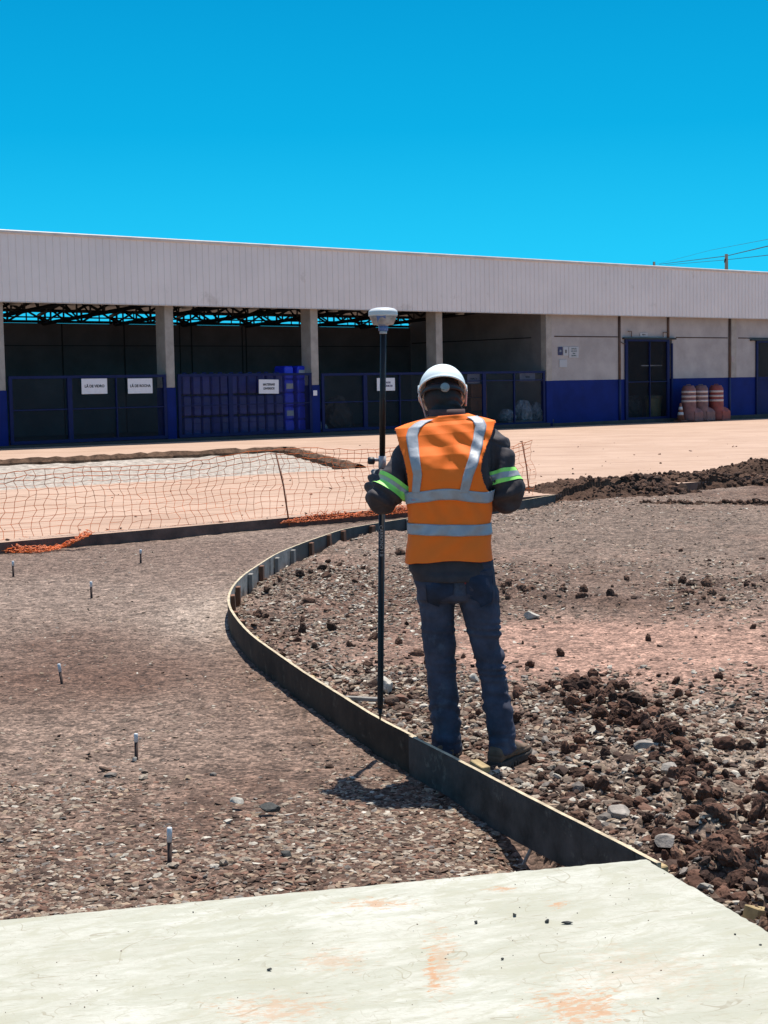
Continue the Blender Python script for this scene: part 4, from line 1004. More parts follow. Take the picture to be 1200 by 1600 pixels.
for c, pxc in enumerate((449, 469)):
    zcur = fl
    for r_ in range(5):
        o = proto if first else copy_tree(proto); first = False
        s = FS(pxc, 620, .5)[0]; o.location = FW(s, .38, zcur); o.rotation_euler = (0, 0, WRZ); zcur += .382
        tag(o, f'bright blue jerrycan lying end-out in the {["inner", "outer"][c]} end pile, {ORD[r_]} from the floor', 'jerrycan', 'bright blue jerrycans lying beside the column')
        if (c, r_) in ((0, 1), (0, 3), (1, 4)):
            MB().box((0, -.004, .19), (.24, .006, .15)).build('label', label_m, o)
# ------------------------------------------------------------ other goods in the bays
crate_m = mat('cardboard_brown', (.13, .055, .025), rough=.9, var=.25, vscale=4)
for k, (z, lb) in enumerate(((.36, 'brown carton at the bottom of the pile beside the helmet'), (.82, 'brown carton in the middle of the pile beside the helmet'), (1.25, 'brown carton on top of the pile beside the helmet'))):
    s = FS(738, 625, .6)[0]; mb = MB(); mb.box((0, 0, .20), (.78-.03*k, .6, .41), bev=.012)
    mb.box((0, -.301, .20), (.06, .002, .40)); tag(mb.build('carton', crate_m, None, FW(s, .6, z), WRZ+.03*k), lb, 'carton', 'cartons in the fourth bay')
tyre_m = mat('black_sack', (.025, .022, .022), rough=.7, var=.4, vscale=6, bump=.02, bscale=8)
bag_m = mat('plastic_sack', (.26, .29, .34), rough=.35, var=.5, vscale=9, bump=.03, bscale=10)
def lump(name, px, py, rad, m_, lb, seed, tt=.7, cat='sack', grp='sacks of scrap in the bays'):
    rs = np.random.RandomState(seed); bm = bmesh.new(); bmesh.ops.create_icosphere(bm, subdivisions=4, radius=1)
    v = np.array([q.co[:] for q in bm.verts]); f = np.array([[q.index for q in g_.verts] for g_ in bm.faces]); bm.free()
    dsp = 1+.28*vnoise(v[:, 0]*2.3+seed, v[:, 1]*2.3+v[:, 2]*1.9)+.30*np.abs(vnoise(v[:, 0]*5+v[:, 2]*4, v[:, 1]*5+seed))+.12*np.abs(vnoise(v[:, 0]*11+v[:, 2]*9, v[:, 1]*12+seed))
    v = v*dsp[:, None]*np.array(rad)/1.1; v[:, 2] = np.maximum(v[:, 2], -rad[2]*.8)
    s, z = FS(px, py, tt); o = link(name, np_mesh(name, v, f, m_, False), None, FW(s, tt, .36+rad[2]*.8)); o.rotation_euler.z = WRZ
    return tag(o, lb, cat, grp)
lump('sack', 525, 648, (.52, .4, .55), tyre_m, 'big round black sack behind the mesh left of the survey pole', 1)
lump('sack', 501, 665, (.20, .2, .16), bag_m, 'small pale heap of scrap left of the black sack', 2, .35)
lump('sack', 793, 652, (.28, .3, .26), bag_m, 'lower pale plastic bag at the left of the three behind the last mesh gate', 3, .5)
lump('sack', 818, 648, (.32, .3, .42), bag_m, 'tall crumpled pale plastic bag in the middle of the three behind the last gate', 4, .5)
lump('sack', 839, 648, (.26, .3, .38), bag_m, 'drooping pale blue plastic bag at the right end, next to the grey wall', 5, .45)
MB().box((0, 0, .06), (2.1, .9, .10)).build('pallet', mat('pallet_wood', (.09, .085, .09), rough=.9, var=.3, vscale=6), None, FW(FS(815, 660, .5)[0], .5, .35), WRZ)
tag(bpy.data.objects['pallet'], 'low grey pallet under the pale plastic bags', 'pallet')
bin_m = mat('bin_yellow', (.30, .24, .11), rough=.6, var=.2, vscale=6)
s = FS(1021, 640, .9)[0]; rb = empty('bin', FW(s, .9, .33), WRZ)
MB().lathe([(.24, 0), (.26, .05), (.29, .70), (.29, .72)], (0, 0, 0), 20).build('body', bin_m, rb)
MB().lathe([(.31, .70), (.31, .76), (.27, .80), (.0, .82)], (0, 0, 0), 20).build('lid', mat('bin_lid', (.20, .16, .09), rough=.6), rb)
tag(rb, 'dull yellow bin with a lid just inside the mesh door', 'bin')
lump('sack', 985, 640, (.5, .4, .45), tyre_m, 'dark heap on the floor left of the yellow bin inside the mesh door', 7, 1.4)
# traffic drums and cone
def drum_mats(c): return mat('drum_plastic', c, rough=.6, var=.25, vscale=5)
dm = [drum_mats((.26, .10, .09)), drum_mats((.24, .11, .10)), drum_mats((.36, .065, .045))]; stripe = mat('drum_stripe', (.75, .60, .56), rough=.5, var=.12, vscale=12)
def drum(px, m_, lb, dup_stripe=False):
    s = FS(px-5, 652, -.42)[0]; z0 = .28-.05; r0 = empty('traffic_drum', FW(s, -.42, gz(s)-.02), WRZ); h = 1.24; r = .25
    mb = MB(); nr_ = 24
    mb.lathe([(.30, .0), (.31, .05), (.29, .30), (.27, .42), (.262, .50), (.25, 1.10), (.235, 1.16), (.20, 1.20), (.19, 1.24), (.0, 1.245)], (0, 0, 0), nr_)
    # moulded ballast foot stepping out to the right and front
    mb.loft([[(x_*k+.16, y_*k2-.05, z) for x_, y_ in ((-.2, -.26), (.26, -.26), (.30, -.1), (.30, .2), (-.2, .2))] for z, k, k2 in ((.0, 1.0, 1), (.30, 1.0, 1), (.40, .72, .8), (.46, .45, .5))], True, True, 0, False)
    mb.tube([(-.12, 0, 1.22), (-.10, 0, 1.27), (.10, 0, 1.27), (.12, 0, 1.22)], .018, 6)
    mb.build('drum_body', m_, r0)
    for z in (.70, .86, 1.02):
        st = MB(); st.lathe([(.2, z-.035), (.2655-.02*(z-.5), z-.035), (.2655-.02*(z-.5)-.0015, z+.035), (.2, z+.035)], (0, 0, 0), nr_); st.build('stripe', stripe, r0)
    return tag(r0, lb, 'traffic drum', 'striped traffic drums by the blue wall')
drum(1081, dm[0], 'faded red traffic drum with three pale bands, beside the small cone'); drum(1100, dm[1], 'greyish faded traffic drum, the middle one of the three'); drum(1124, dm[2], 'reddest traffic drum, nearest the downpipe at right')
s = FS(1063.5, 652, -.45)[0]; cr = empty('traffic_cone', FW(s, -.45, gz(s)-.02), WRZ)
mb = MB(); mb.box((0, 0, .02), (.34, .34, .04), bev=.008); mb.lathe([(.14, .04), (.035, .62), (.03, .64), (.0, .64)], (0, 0, 0), 20); mb.build('cone_body', mat('cone_orange', (.30, .10, .06), rough=.6, var=.2, vscale=8), cr)
for z in (.27, .46):
    st = MB(); r_ = lambda z: .14-.105*(z-.04)/.58+.003; st.lathe([(r_(z)-.03, z-.05), (r_(z-.05), z-.05), (r_(z+.05), z+.05), (r_(z+.05)-.03, z+.05)], (0, 0, 0), 20); st.build('white_band', mat('band_white', (.7, .7, .72), rough=.5), cr)
tag(cr, 'small traffic cone with two white bands, left of the traffic drums', 'traffic cone')

# ------------------------------------------------------------ power pole and wires beyond the roof
pp = G(1135, 500, 9.0); DD = 95.0
def at(px, py, D):
    d = ray(px, py); k = D/d.y; return Vector((0, 0, CAMH))+d*k
top = at(1135, 397, DD); mb = MB(); mb.tube([(0, 0, -.2), (0, 0, top.z)], [.17, .10], 12)
po = mb.build('utility_pole', mat('pole_concrete', (.09, .09, .09), rough=.9), None, (top.x, top.y, 0)); tag(po, 'dark utility pole rising behind the roof at the right', 'utility pole')
MB().tube([(-.1, 0, top.z-.5), (-.1, -.15, top.z-.3)], .05, 6).build('insulator', steel_dark, po)
t2 = at(1022, 409, 150); mb = MB(); mb.tube([(0, 0, 0), (0, 0, t2.z)], [.2, .12], 8)
tag(mb.build('utility_pole', steel_dark, None, (t2.x, t2.y, 0)), 'tip of a distant pole just showing above the roof where the wires begin', 'utility pole')
for k, (a, b_, c_, w_) in enumerate((((1022, 414), (1110, 391), (1215, 371), .016), ((1030, 413), (1135, 400), (1215, 381), .045), ((1040, 414), (1135, 406), (1215, 397), .030))):
    A = at(*a, 150); B3 = at(*b_, DD+6); C3 = at(*c_, 62); pts_ = []
    for j in range(13):
        f = j/12; pts_.append((A*(1-f)+B3*f)-Vector((0, 0, .0*math.sin(f*PI))))
    for j in range(1, 13):
        f = j/12; pts_.append((B3*(1-f)+C3*f)-Vector((0, 0, .0)))
    mb = MB(); mb.tube(pts_, w_*.5, 5); tag(mb.build('power_line', steel_dark), ['thin upper power line above the roof', 'thick middle power line passing the utility pole', 'lowest power line passing the utility pole'][k], 'power line', 'power lines at the right')
# ------------------------------------------------------------ the worker; local x right, y away from the camera, z up from the soles
PO = G(735, 1190, .05); PO.z = .045
def XL(px, py): return (px-735+.0155*(1190-py))/360.0
def ZL(py): return (1190-py)/360.0
cloth_dark = mat('jacket_cloth', (.066, .053, .058), rough=.75, var=.25, vscale=10, bump=.0006, bscale=300, spec=.35)
denim = mat('denim', (.068, .072, .108), rough=.85, var=.35, vscale=9, bump=.0008, bscale=260, spec=.3, wear=((.10, .115, .16), 6, .56))
vest_m = mat('vest_orange', (1.0, .180, .014), rough=.7, keep=True, var=.03, vscale=6, bump=.0005, bscale=320, spec=.3)
refl = mat('reflective_tape', (.50, .52, .56), rough=.5, var=.10, vscale=30, metal=.1, bump=.001, bscale=60)
lime = mat('lime_tape', (.34, .88, .16), rough=.6, keep=True, var=.08, vscale=20)
skin = mat('skin', (.30, .15, .09), rough=.55, var=.1, vscale=20)
hood_m = mat('hood_black', (.016, .014, .016), rough=.7, var=.3, vscale=20, bump=.001, bscale=200)
helm_m = mat('helmet_white', (.80, .86, .84), rough=.35, keep=True, var=.03, vscale=8)
brown_collar = mat('collar_brown', (.10, .045, .042), rough=.8, var=.2, vscale=20)
glove_m = mat('glove_grey', (.22, .22, .23), rough=.8, var=.35, vscale=30)
boot_m = mat('boot_leather', (.17, .105, .062), rough=.75, var=.35, vscale=14, bump=.001, bscale=90)
sole_m = mat('boot_sole', (.08, .065, .05), rough=.85, var=.3, vscale=20)
def melt(mb, voxel, smooth_it, name, m_, parent, disp=None, crease=None):
    me = bpy.data.meshes.new('tmp'); me.from_pydata(mb.v, [], mb.f); me.update()
    o = bpy.data.objects.new('tmp', me); COL.objects.link(o)
    bm = bmesh.new(); bm.from_mesh(me); bmesh.ops.recalc_face_normals(bm, faces=bm.faces); bm.to_mesh(me); bm.free()
    r_ = o.modifiers.new('r', 'REMESH'); r_.mode = 'VOXEL'; r_.voxel_size = voxel; r_.use_smooth_shade = True
    if smooth_it: s_ = o.modifiers.new('s', 'SMOOTH'); s_.iterations = smooth_it; s_.factor = .5
    bpy.context.view_layer.update(); dg = bpy.context.evaluated_depsgraph_get()
    m2 = bpy.data.meshes.new_from_object(o.evaluated_get(dg)); bpy.data.objects.remove(o)
    m2.name = name; n_ = len(m2.vertices)
    if disp is not None:
        co = np.zeros(n_*3, np.float32); m2.vertices.foreach_get('co', co); co = co.reshape(-1, 3)
        nn = np.zeros(n_*3, np.float32); m2.vertices.foreach_get('normal', nn); nn = nn.reshape(-1, 3)
        co = co+nn*disp(co, nn)[:, None]; m2.vertices.foreach_set('co', co.astype(np.float32).ravel()); m2.update()
    m2.materials.clear(); m2.materials.append(m_)
    for p in m2.polygons: p.use_smooth = True
    return link(name, m2, parent)
def sup(cx, cy, a, b, z, n_=36, ex=3.0):
    o_ = []
    for k in range(n_):
        t_ = 2*PI*k/n_; c, s = math.cos(t_), math.sin(t_)
        o_.append((cx+a*math.copysign(abs(c)**(2/ex), c), cy+b*math.copysign(abs(s)**(2/ex), s), z))
    return o_
def interp(tab, z, col_): return float(np.interp(z, [r_[0] for r_ in tab], [r_[col_] for r_ in tab]))
def tilt(p):
    x, y, z = p; t_ = min(1, max(0, (z-1.22)/.22)); t_ = t_*t_*(3-2*t_); return (x, y, z+.06*(x+.08)*t_)
# z, cx, cy, half width, half depth
TOR = [(.80, -.083, -.005, .168, .112), (.86, -.083, -.005, .172, .115), (.95, -.080, 0, .166, .112), (1.05, -.077, .005, .168, .112), (1.15, -.075, .010, .176, .116), (1.25, -.073, .010, .180, .126), (1.30, -.073, .014, .184, .128),
       (1.36, -.073, .030, .190, .122), (1.40, -.073, .046, .190, .108), (1.435, -.073, .060, .190, .096), (1.465, -.073, .068, .172, .080), (1.482, -.072, .074, .125, .072), (1.498, -.070, .078, .085, .068), (1.52, -.072, .083, .068, .066), (1.535, -.073, .084, .060, .060)]
VES = [(.905, -.083, -.010, .190, .132), (.93, -.082, -.008, .187, .130), (.99, -.079, -.002, .180, .127), (1.05, -.076, .004, .178, .126), (1.15, -.075, .010, .186, .130), (1.25, -.076, .010, .200, .148), (1.30, -.078, .014, .207, .150),
       (1.36, -.081, .030, .217, .144), (1.40, -.083, .046, .223, .131), (1.45, -.085, .060, .226, .120), (1.485, -.086, .068, .219, .103), (1.500, -.083, .073, .175, .093), (1.512, -.077, .074, .126, .088), (1.521, -.072, .074, .098, .085), (1.525, -.071, .074, .088, .083)]
def folds(x, z):
    x = np.asarray(x, float); z = np.asarray(z, float)
    d = .0045*np.sin((x*.75+z*.9)*55+2.2*np.sin(z*13+x*9))*np.exp(-((z-1.36)/.11)**2)*(x > -.26)
    d = d+.010*np.exp(-(((x+.02)-(z-1.25)*.8)/.035)**2)*np.exp(-((z-1.31)/.10)**2)
    d = d-.006*np.exp(-(((x+.12)-(z-1.25)*.5)/.03)**2)*np.exp(-((z-1.33)/.09)**2)
    d = d+.0035*np.sin(x*75+z*40)*np.exp(-((z-1.14)/.07)**2)+.0035*np.sin(x*45-z*60+1)*np.exp(-((z-1.02)/.09)**2)
    d = d+.005*fbm(x+3, z*1.2+5, .12, 3, 3)
    d = d+.007*np.sin(x*28+.5)*np.clip((1.0-z)/.13, 0, 1)+.008*np.exp(-((x+.235-(z-1.1)*.12)/.02)**2)*(z < 1.17)
    return d*1.5
def vest_pt(x, z, off=0.0, side=-1):
    cx, cy, a, b = [interp(VES, z, k) for k in (1, 2, 3, 4)]
    u = min(.9995, abs((x-cx)/a)); y = cy+side*b*(1-u**3.0)**(1/3.0)
    f = float(folds(x, z))*(1 if side < 0 else .4)
    v = Vector((x-cx, (y-cy)*1.6, 0)); v = v.normalized() if v.length > 0 else Vector((0, side, 0))
    return Vector(tilt((x+v.x*(off+f*.3), y+v.y*off+side*f, z)))
# joints of the arms and legs
ARM_R = [((.085, .075, 1.405), .074), ((.125, .062, 1.378), .076), ((.150, .04, 1.31), .066), ((.166, .015, 1.23), .064), ((.182, .005, 1.195), .068), ((.178, .03, 1.165), .068), ((.157, .10, 1.150), .060), ((.10, .19, 1.165), .050), ((.045, .265, 1.185), .040)]
ARM_L = [((-.225, .085, 1.365), .068), ((-.262, .07, 1.335), .064), ((-.298, .04, 1.275), .060), ((-.332, .02, 1.21), .063), ((-.354, .015, 1.190), .070), ((-.364, .05, 1.172), .068), ((-.380, .13, 1.190), .058), ((-.385, .22, 1.215), .046), ((-.380, .275, 1.245), .037)]
LL = [(880, 646, 705), (905, 648, 711), (930, 652, 712), (945, 655, 710), (970, 658, 710), (1000, 661, 712), (1050, 667, 713), (1100, 671, 718), (1150, 676, 721), (1172, 676, 722)]
RL = [(880, 706, 771), (905, 712, 775), (930, 716, 779), (945, 720, 780), (970, 727, 781), (1000, 735, 783), (1050, 748, 791), (1100, 755, 799), (1148, 761, 804), (1164, 764, 804)]
# --- body: one continuous skin surface under the clothes
bd = MB()
k_ = .86
bd.loft([sup(cx, cy, a*k_, b*k_, z, 28) for z, cx, cy, a, b in TOR], mi=0)
bd.v = [tilt(p) for p in bd.v]
bd.tube([(-.072, .078, 1.44), (-.078, .105, 1.50), (-.085, .15, 1.56)], [.058, .052, .055], 16)
HC = Vector((-.092, .170, 1.605)); HM = Matrix.Rotation(R(-18), 3, 'X')
def hp(x, y, z): return HC+HM @ Vector((x, y, z))
bd.ellip(hp(0, -.005, .01), (.074, .094, .098), HM, 20, 14); bd.ellip(hp(0, .03, -.05), (.055, .06, .065), HM, 16, 10)
bd.ellip(hp(0, .072, -.095), (.028, .022, .02), HM, 10, 8); bd.tube([hp(0, .088, .015), hp(0, .108, -.022), hp(0, .098, -.032)], [.008, .013, .012], 8)
bd.tube([hp(-.025, .088, -.062), hp(0, .095, -.060), hp(.025, .088, -.062)], [.006, .009, .006], 8)
bd.tube([hp(-.045, .080, .022), hp(0, .092, .024), hp(.045, .080, .022)], [.008, .010, .008], 8)
for sg_ in (-1, 1):
    bd.ellip(hp(.075*sg_, -.005, -.01), (.010, .020, .032), HM, 10, 8)
for arm in (ARM_R, ARM_L):
    bd.tube([p for p, r_ in arm], [r_*.66 for p, r_ in arm], 14)
def legtube(mb_, tab, ky, yfun, k=1.0):
    rings = []
    for py, a, b in tab:
        z = ZL(py); cx = (XL(a, py)+XL(b, py))/2; hw = (b-a)/720*k; rings.append(sup(cx, yfun(z), hw, hw*ky, z, 24, 2.2))
    mb_.loft(rings)
yl = lambda z: .02+.035*(1-z/.85)+.02*math.sin(min(1, z/.85)*PI); yr = lambda z: .0-.065*(1-z/.85)+.02*math.sin(min(1, z/.85)*PI)
legtube(bd, LL, 1.1, yl, .82); legtube(bd, RL, 1.1, yr, .82)
for (fx, fy, an) in ((.0, 0, 0),): pass
AL = Vector(((XL(676, 1172)+XL(722, 1172))/2, yl(.05), 0)); AR = Vector(((XL(764, 1164)+XL(804, 1164))/2, yr(.07), 0))
def footdir(a): return Vector((math.sin(a), math.cos(a), 0))
FDL, FDR = footdir(R(8)), footdir(R(31))
for A_, F_, zt_ in ((AL, FDL, .16), (AR, FDR, .16)):
    bd.tube([A_+Vector((0, 0, zt_)), A_+Vector((0, 0, .08)), A_+F_*.06+Vector((0, 0, .055)), A_+F_*.17+Vector((0, 0, .045))], [.042, .042, .040, .032], 12)
# --- hands
def hand(mb_, wrist, palm, fdir, pdir, curl, scale=1.0, k=1.0, grip=None):
    """wrist, palm centre, direction of the fingers, palm facing direction; fingers wrap by curl"""
    f = fdir.normalized(); n_ = pdir.normalized(); s_ = f.cross(n_).normalized()
    knuck = palm+f*.045*scale
    mb_.tube([wrist, wrist.lerp(palm, .5), palm], [.027*k, .028*k, .026*k], 12)
    for q in (-.028, -.010, .010, .028): mb_.tube([palm-f*.03*scale+s_*q*.7*scale, knuck+s_*q*scale], [.017*k, .0125*k], 8)
    lens = [(.036, .024, .019), (.043, .028, .021), (.047, .030, .022), (.042, .027, .021)]
    for i, q in enumerate((-.029, -.010, .010, .029)):
        p = knuck+s_*q*scale; a = 0; d_ = f.copy(); pts_ = [p.copy()]
        for seg, ln in enumerate(lens[i]):
            a += curl[seg]*(1+.06*(i-1.5)); d_ = f*math.cos(a)+n_*math.sin(a); p = p+d_*ln*scale; pts_.append(p.copy())
        mb_.tube(pts_, [.0098*k, .0092*k, .0084*k, .0070*k], 8)
    p = palm-f*.025*scale+s_*.030*scale; t1 = p+(s_*.6+f*.5+n_*.45).normalized()*.040*scale; t2 = t1+(f*.35+n_*.9-s_*.05).normalized()*.032*scale; t3 = t2+(n_*.7-s_*.65+f*.1).normalized()*.024*scale
    mb_.tube([p, t1, t2, t3], [.014*k, .0115*k, .010*k, .008*k], 8)
# pole line
PT = G(594, 1125, BT); LEAN = .026
def pole_at(zw): return Vector((PT.x+LEAN*(zw-BT), PT.y, zw))
gz_ = 1.295
pg = pole_at(gz_)-PO
def left_hand(mb_, k): hand(mb_, Vector(ARM_L[-1][0]), pg+Vector((-.030, -.030, -.012)), Vector((-.25, 1, .10)), Vector((1, .30, 0)), (1.15, 1.25, .9), 1.0, k)
rh = Vector((.012, .315, 1.205))
def right_hand(mb_, k): hand(mb_, Vector(ARM_R[-1][0]), rh, Vector((-.55, .9, .25)), Vector((-.8, -.3, .1)), (.7, .9, .7), 1.0, k)
left_hand(bd, .86); right_hand(bd, .98)
person = melt(bd, .0052, 4, 'person', skin, None); person.location = PO
tag(person, 'worker seen from behind in white helmet, orange reflective vest and jeans, holding the survey pole', 'person')
eye_m = mat('eye_white', (.7, .7, .68), rough=.2)
for sg_ in (-1, 1): MB().ellip(hp(.031*sg_, .079, .004), (.011, .010, .009), HM, 10, 8).build('eye', eye_m, person)
gl = MB(); left_hand(gl, 1.0); melt(gl, .0030, 2, 'glove', glove_m, person)
# --- jeans
jn = MB()
legtube(jn, LL, 1.22, yl); legtube(jn, RL, 1.22, yr)
pel = [(866, 646, 768, .108), (885, 646, 771, .116), (905, 648, 775, .122), (918, 650, 777, .120), (928, 653, 778, .100), (933, 664, 772, .06)]
jn.loft([sup((XL(a, py)+XL(b, py))/2, .004, (b-a)/720, d, ZL(py), 36, 2.6) for py, a, b, d in pel])
for cxp in (684, 740): jn.ellip((XL(cxp, 905), -.052, ZL(902)), (.076, .072, .078), None, 18, 12)
for tab, yf in ((LL, yl), (RL, yr)):          # stacked hems
    py, a, b = tab[-1]; z = ZL(py); cx = (XL(a, py)+XL(b, py))/2
    jn.loft([sup(cx, yf(z), (b-a)/720*q, (b-a)/720*1.25*q, z+dz, 24, 2.2) for dz, q in ((-.012, .98), (.0, 1.06), (.02, 1.04), (.035, .97), (.05, 1.03), (.07, 1.0))])
def dj(co, nn):
    x, y, z = co[:, 0], co[:, 1], co[:, 2]; rt = x > (XL(713, 1000)+.004*(1-z))
    d = .0035*fbm(x*1.0+y, z*1.8, .10, 3, 4)+.011*(np.abs(fbm(x*1.3+y, z*1.5, .12, 3, 14))-.1)
    kz = np.exp(-((z-.50)/.11)**2)
    d = d+.0105*kz*np.sin(z*95+8*y+5*np.sin(z*31)+14*x)*(.35+.65*np.clip(nn[:, 0]*1.0+.2, 0, 1))*np.where(rt, 1, .4)
    lz = np.exp(-((z-.20)/.13)**2); d = d+.0055*lz*np.sin(z*62+16*(x+y)+3*np.sin(z*24+y*20))
    d = d+.004*np.exp(-((z-.80)/.10)**2)*np.sin(z*48+x*30)
    seat = np.exp(-((z-.715)/.012)**2)*(nn[:, 1] < -.2)*.005; d = d-seat
    d = d-.0035*np.exp(-((x-XL(713, 910))/.004)**2)*(z > .68)*(nn[:, 1] < 0)
    d = d-.0025*(np.exp(-((x-XL(779, 1000)+.0-.10*(.53-z)*-1*0)/.003)**2))*0
    return d
jeans = melt(jn, .0050, 3, 'jeans', denim, person, dj)
# back pockets, stitched patches
def back_y(x, z, tab=None):                   # ray from behind onto the jeans
    hit, loc, nrm, _ = jeans.ray_cast(Vector((x, -1, z)), Vector((0, 1, 0))); return loc.y if hit else -.12
pk = mat('denim_pocket', (.022, .033, .066), rough=.9, var=.3, vscale=20)
stitch = mat('stitch', (.045, .05, .075), rough=.9)
for pcx, sg_ in ((685, -1), (746, 1)):
    mb = MB(); g_ = []; hw = .062
    for r_ in range(13):
        f = r_/12; z = ZL(886)-f*.130; w_ = hw*(1-.12*f)*(1 if f < .82 else 1-(f-.82)/.18*.92)
        g_.append([(XL(pcx, 900)+w_*q+.01*sg_*f*0, back_y(XL(pcx, 900)+w_*q, z)-.0035, z-.012*sg_*q) for q in np.linspace(-1, 1, 11)])
    mb.loft(g_, False, False, 0, True); o = mb.build('back_pocket', pk, jeans)
    mb = MB(); pts_ = [Vector(p)+Vector((0, -.0015, 0)) for p in [r_[0] for r_ in g_]+[r_[-1] for r_ in g_[::-1]]]; mb.tube(pts_, .0013, 4); mb.build('stitching', stitch, o)
MB().box((XL(724, 897), back_y(XL(724, 897), ZL(897))-.004, ZL(897)), (.007, .003, .014)).build('pocket_tab', mat('tab_red', (.35, .02, .02), rough=.6), jeans)
# --- jacket
jk = MB()
rings = [sup(cx, cy, a, b, z) for z, cx, cy, a, b in TOR]; rings = [sup(-.077, -.006, .158, .130, .815, ex=2.4), sup(-.078, -.006, .164, .128, .84, ex=2.5)]+rings[1:]
jk.loft(rings); jk.v = [tilt(p) for p in jk.v]
for arm in (ARM_R, ARM_L): jk.tube([p for p, r_ in arm], [r_ for p, r_ in arm], 20)
def ar0(x): return ((x > .09) | (x < -.25))*1.0
def dk_(co, nn):
    x, y, z = co[:, 0], co[:, 1], co[:, 2]
    d = .006*fbm(x*1.2+y*1.5, z*1.4, .10, 3, 8)+ar0(x)*.012*(np.abs(fbm(x*1.6+y, z*.8, .11, 3, 18))-.12)
    ar = (x > .09) | (x < -.27)
    d = d+ar*.0095*np.sin(z*55+x*42*np.where(x > 0, -1, 1)+y*30+2.5*np.sin(z*20+x*15))*np.exp(-((z-1.24)/.14)**2)
    el = ar*.008*np.sin(y*70+z*50)*np.exp(-((z-1.13)/.05)**2)
    d = d+el
    d = d-.006*np.exp(-((z-1.405+(x-.12)*.35)/.006)**2)*(x > .06)    # sleeve seam
    return d
jacket = melt(jk, .0052, 4, 'jacket', cloth_dark, person, dk_)
mb = MB(); mb.loft([sup(-.076, .086+dy, a, b, z, 28, 2.1) for z, a, b, dy in ((1.488, .080, .079, -.012), (1.505, .080, .079, -.010), (1.535, .078, .080, -.002), (1.550, .078, .081, .004), (1.551, .072, .075, .004), (1.50, .070, .073, -.012))], True, False)
mb.build('collar', brown_collar, jacket)
# sleeve bands: lime edge, grey middle
def band(arm, f0, w_, tiltv, name_='sleeve_band'):
    pts_ = [Vector(p) for p, r_ in arm]; rr_ = [r_ for p, r_ in arm]
    L_ = [0]
    for a, b in zip(pts_, pts_[1:]): L_.append(L_[-1]+(b-a).length)
    def P(l): return Vector([float(np.interp(l, L_, [p[k] for p in pts_])) for k in range(3)])
    T_ = (P(f0+.03)-P(f0-.03)).normalized(); T_ = (T_+Vector(tiltv)).normalized(); c0 = P(f0)
    xa = T_.cross(Vector((0, 1, 0))).normalized(); ya = T_.cross(xa).normalized(); par = None
    for k, (o0, o1, m_, nm) in enumerate(((-w_, w_, lime, name_), (-w_*.42, w_*.42, refl, 'reflective_stripe'))):
        mb = MB(); rings = []
        for q in np.linspace(o0, o1, 5):
            c = c0+T_*q; ring = []
            for j in range(64):
                a = 2*PI*j/64; dv = xa*math.cos(a)+ya*math.sin(a)
                hit, loc, nrm, _ = jacket.ray_cast(c+dv*.16, -dv)
                rad = (loc-c).length if hit and (loc-c).length < .105 else float(np.interp(f0, L_, rr_))+.002
                ring.append((rad, dv, c))
            rs_ = [r_[0] for r_ in ring]
            sm_ = [max(rs_[j], (rs_[j-1]+rs_[(j+1) % 64]+rs_[j-2]+rs_[(j+2) % 64]+rs_[j])/5) for j in range(64)]
            rings.append([ring[j][2]+ring[j][1]*(sm_[j]+.0030+.0015*k) for j in range(64)])
        mb.loft(rings, True, False); o = mb.build(nm, m_, par or jacket); par = o
band(ARM_R, .192, .029, (0, 0, .0)); band(ARM_L, .188, .029, (-.05, 0, .0))
# --- vest
RA = [(1.16, .30), (1.176, .112), (1.205, .084), (1.24, .066), (1.29, .054), (1.33, .060), (1.38, .080), (1.42, .103), (1.475, .126), (1.495, .30)]
LA = [(1.16, -.5), (1.18, -.255), (1.21, -.252), (1.28, -.258), (1.36, -.272), (1.41, -.288), (1.475, -.303), (1.495, -.5)]
NZ, NT = 190, 240
zs = np.concatenate([np.linspace(.905, 1.42, 130), np.linspace(1.424, 1.525, 60)])
vv = []; 
for z in zs:
    cx, cy, a, b = [interp(VES, z, k) for k in (1, 2, 3, 4)]; hem = .006*math.sin(0)
    for k in range(NT):
        t_ = 2*PI*k/NT; c, s = math.cos(t_), math.sin(t_); x = cx+a*math.copysign(abs(c)**(2/3.0), c); y = cy+b*math.copysign(abs(s)**(2/3.0), s)
        f = float(folds(x, z))*(1 if s < 0 else .4); nv = Vector((c, s)).normalized()
        dz = -.010*max(0, 1-(z-.905)/.12)*math.exp(-((x+.265)/.025)**2)-.004*max(0, 1-(z-.905)/.06)*math.sin(x*22)
        vv.append(tilt((x+nv.x*f*.4, y+nv.y*f, z+dz)))
ff = []; raw = [(interp(VES, z, 1)) for z in zs]
for i in range(len(zs)-1):
    z = (zs[i]+zs[i+1])/2; ra_ = np.interp(z, [q[0] for q in RA], [q[1] for q in RA]); la_ = np.interp(z, [q[0] for q in LA], [q[1] for q in LA])
    for k in range(NT):
        k2 = (k+1) % NT; xm = (vv[i*NT+k][0]+vv[i*NT+k2][0])/2
        if xm > ra_ or xm < la_: continue
        if i > 150 and vv[i*NT+k][1] > .13 and abs(xm+.075) < .02: continue
        ff.append((i*NT+k, i*NT+k2, (i+1)*NT+k2, (i+1)*NT+k))
mb = MB(); mb.add(vv, ff, 0, True); vest = mb.build('vest', vest_m, person)
sdm = vest.modifiers.new('thickness', 'SOLIDIFY'); sdm.thickness = .004; sdm.offset = -1
